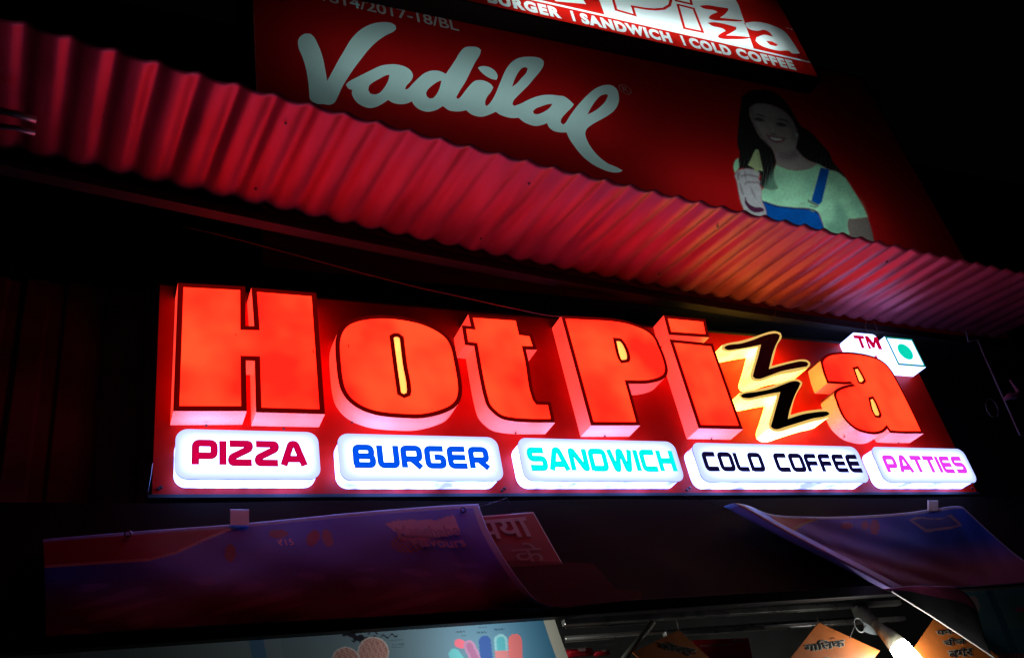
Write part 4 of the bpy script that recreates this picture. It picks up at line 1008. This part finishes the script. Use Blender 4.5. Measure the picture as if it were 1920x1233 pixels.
def rc(x, y, s, t):
    if .14 < t < .14 + .05 + .03 * math.sin(s * 5) and .1 < s < .75: return (.5, .25, .25)  # pale curved glint painted into the card colour
    if .0 < t < .1 and .72 < s < .95 and math.sin(x) > -.4: return (.5, .42, .42)
    if .42 < t < .52 and .25 < s < .92 and math.sin(x * 1.7) > -.3: return (.45, .16, .18)
    return (.6, .01, .03)
rp_, _, _ = patch('red_menu_card', [(1298, 1199), (1403, 1195)], [(1312, 1262), (1417, 1262)], [(1298, 1199), (1312, 1262)], [(1403, 1195), (1417, 1262)], lambda s, t: -.33, 60, 36, rc, printed('glossy_red_print', .25, .15))
tag(rp_, 'red printed card with thin white lettering hanging between two orange cards', 'card')
pk = []
for i, (p0, p1, lab) in enumerate((((1062, 1172), (1168, 1153), 'long red packet on the upper shelf right of the lolly poster'), ((1064, 1232), (1110, 1213), 'red packet with pink stripe, left of two at the lower edge'), ((1114, 1230), (1142, 1217), 'small dark red packet beside the striped one at the lower edge'))):
    a, c = W(p0, -.15), W(p1, -.15)
    v = []; f = []; NX, NZ = 14, 5
    for jj in range(NZ + 1):
        for ii in range(NX + 1):
            s_, t_ = ii / NX, jj / NZ; puff = .02 * math.sin(math.pi * s_) ** .5 * math.sin(math.pi * t_) ** .5 if 0 < s_ < 1 and 0 < t_ < 1 else 0
            v.append((a.x + (c.x - a.x) * s_, -.15 - puff, a.z + (c.z - a.z) * t_))
    n0 = len(v); v += [(x_, -.15 + (-.15 - y_) + .001, z_) for x_, y_, z_ in v]
    for jj in range(NZ):
        for ii in range(NX):
            k = jj * (NX + 1) + ii; f.append((k, k + 1, k + NX + 2, k + NX + 1)); f.append((n0 + k, n0 + k + NX + 1, n0 + k + NX + 2, n0 + k + 1))
    o = mesh('snack_packet', v, f, mat('foil_red', (.42, .008, .02), .25, .2, noise=.2), None, True); tag(o, lab, 'packet', 'red packets on the shelves')
    w_ = c.x - a.x; h_ = c.z - a.z
    mesh('packet_stripe', [(a.x + w_ * .38, -.174, a.z + h_ * .45), (a.x + w_ * .62, -.174, a.z + h_ * .45), (a.x + w_ * .66, -.172, a.z + h_ * .85), (a.x + w_ * .34, -.172, a.z + h_ * .85)], [(0, 1, 2, 3)], mat('stripe_ink', (.5, .3, .3), .4), o)
sh = thing('wire_shelf', 'thin steel shelf edges beside the blue lolly poster', 'shelf', W((1120, 1210), -.12))
for p0, p1 in (((1060, 1215), (1156, 1206)), ((1060, 1203), (1150, 1197)), ((1060, 1176), (1210, 1168))):
    b = MB(); b.tube([W(p0, -.2), W(p1, -.2)], .003, 6); b.build('shelf_edge', M_steel, sh)

# glowing bulb
bl = thing('hanging_bulb', 'glowing white bulb in its holder under the canopy', 'bulb', W((1660, 1190), -.52))
ax = [W(p, y) for p, y in (((1612, 1146), -.40), ((1640, 1168), -.45), ((1655, 1182), -.48), ((1668, 1193), -.50), ((1683, 1209), -.52), ((1735, 1268), -.60))]
b = MB(); b.box(tuple(ax[0] + Vector((-.02, -.015, -.03))), tuple(ax[0] + Vector((.055, .03, .03)))); b.build('bracket', mat('grey_plastic', (.3, .3, .28), .5), bl, bevel=.01)
b = MB(); b.tube([ax[0], ax[1]], [.03, .026], 16); b.build('socket', mat('socket_grey', (.32, .32, .29), .5), bl, True)
b = MB(); b.tube([ax[1], ax[2], ax[3], ax[4]], [.02, .027, .036, .042], 18); b.build('lamp_base', mat('ivory_plastic', (.7, .68, .5), .4), bl, True)
M_bulb = mat('glowing_glass', (.9, .9, .9), .3, emit=(1, .98, .92), estr=48)
dirn = (ax[5] - ax[4]).normalized(); L_ = (ax[5] - ax[4]).length
b = MB(); b.tube([ax[4] + dirn * .001, ax[4] + dirn * .02, ax[4] + dirn * L_ * .6, ax[4] + dirn * L_ * .85, ax[4] + dirn * L_], [.040, .044, .044, .036, .012], 20); b.build('glass', M_bulb, bl, True)
# clear plastic tag on a wire
tg = thing('plastic_tag', 'small clear oval plastic tag hanging left of the bulb holder', 'tag', W((1612, 1172), -.46))
b = MB(); cpt = W((1611, 1171), -.47)
b.tube([cpt + Vector((.026 * math.cos(a) - .01 * math.sin(a), 0, -.030 * math.sin(a) - .01 * math.cos(a))) for a in np.linspace(0, 6.283, 19)], .003, 6); b.build('ring', mat('clear_grey', (.45, .5, .5), .2), tg, True)
v, f = fill([smooth_loop([(1613, 1162), (1628, 1170), (1636, 1176), (1645, 1190), (1630, 1187), (1618, 1182), (1624, 1172)])]); mesh('blade', [W(p, -.475) for p in v], f, mat('frosted', (.4, .46, .48), .3), tg)
b = MB(); b.tube([W((1602, 1173), -.47), W((1593, 1195), -.47)], .0022, 5); b.build('wire', M_wire, tg)

# ------------------------------------------------------------------ straps, wires, strut
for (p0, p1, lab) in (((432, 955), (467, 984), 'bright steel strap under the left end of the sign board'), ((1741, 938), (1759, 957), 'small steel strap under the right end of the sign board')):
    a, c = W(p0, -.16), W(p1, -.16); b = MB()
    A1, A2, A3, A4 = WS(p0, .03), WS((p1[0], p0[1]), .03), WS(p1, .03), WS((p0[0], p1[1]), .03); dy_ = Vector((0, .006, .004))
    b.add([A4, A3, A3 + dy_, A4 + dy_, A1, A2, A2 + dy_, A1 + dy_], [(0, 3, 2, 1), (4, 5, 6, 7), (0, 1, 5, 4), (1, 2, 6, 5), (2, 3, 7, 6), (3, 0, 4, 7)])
    0 and b.add([(a.x, -.10, a.z + .02), (c.x, -.10, a.z + .02), (c.x, -.16, c.z), (a.x, -.16, c.z), (a.x, -.095, a.z + .02), (c.x, -.095, a.z + .02), (c.x, -.155, c.z), (a.x, -.155, c.z)], [(0, 3, 2, 1), (4, 5, 6, 7), (0, 1, 5, 4), (1, 2, 6, 5), (2, 3, 7, 6), (3, 0, 4, 7)])
    o = b.build('steel_strap', mat('strap_blue_lit', (.42, .8, 1.0), .5, .0), None); tag(o, lab, 'bracket', 'steel straps holding the canopy')  # cool light of the menu boxes is put into the strap colour
def wire(name, pts, y, r, m, label, cat='wire'):
    ys_ = y if isinstance(y, (list, tuple)) else [y] * len(pts)
    b = MB(); b.tube([W(p, yy) for p, yy in zip(pts, ys_)], r, 6); o = b.build(name, m, None, True); return tag(o, label, cat)
wire('cable', [(340, 424), (400, 437), (470, 455), (540, 474), (600, 490), (665, 508), (730, 525), (790, 540), (850, 553), (930, 571), (1020, 590), (1090, 598)], -.16, .0032, mat('red_lit_cable', (.3, .2, .2), .5), 'thin cable sagging diagonally between awning and sign board', 'cable')  # cable tint includes the red glow of the letters
wire('hanging_wire', [(900, 949), (925, 942), (952, 933), (956, 945), (962, 957)], -.19, .0016, M_wire, 'bent wire between the left banner and the maroon poster')
wire('hanging_wire', [(1284, 928), (1310, 937), (1340, 945), (1362, 953)], -.19, .0016, M_wire, 'thin wire running to the folded corner of the right banner')
wire('loose_wire', [(286, 868), (283, 890), (277, 922)], .0, .0018, mat('pale_wire', (.5, .5, .52), .4), 'short pale wire end at the lower left corner of the sign board')
st = thing('diagonal_strut', 'thin metal strut hanging from the awning at the right', 'strut', W((1832, 640), -.1))
b = MB(); b.tube([W(p, -.1) for p in ((1811, 618), (1815, 640), (1833, 637), (1846, 668), (1876, 735), (1892, 770), (1912, 815), (1918, 817))], .006, 7); b.build('rod', mat('strut_metal', (.3, .24, .26), .5, .4), st, True)
b = MB()
kn = [W(p, -.12) for p in ((1884, 748), (1893, 742), (1903, 743), (1910, 735), (1900, 722), (1893, 712))]
b.tube(kn, [.01, .022, .02, .016, .008, .004], 9); b.build('tied_cloth', mat('pink_cloth', (.5, .2, .3), .8), st, True)
b = MB(); cpt = W((1860, 765), -.12); b.tube([cpt + Vector((.055 * math.cos(a) + .025 * math.sin(a), 0, .07 * math.sin(a))) for a in np.linspace(-1, 4.6, 20)], .0022, 5); b.build('wire_loop', M_wire, st, True)

# unseen point light added behind the lolly poster to make it glow through
ld = bpy.data.lights.new('poster_backlight', 'POINT'); ld.energy = 8; ld.color = (1, .98, .92); ld.shadow_soft_size = .04
o = bpy.data.objects.new('poster_backlight', ld); C.objects.link(o); o.location = W((850, 1262), -.22); o.parent = can; o.matrix_parent_inverse = Matrix.Translation(can.location).inverted()
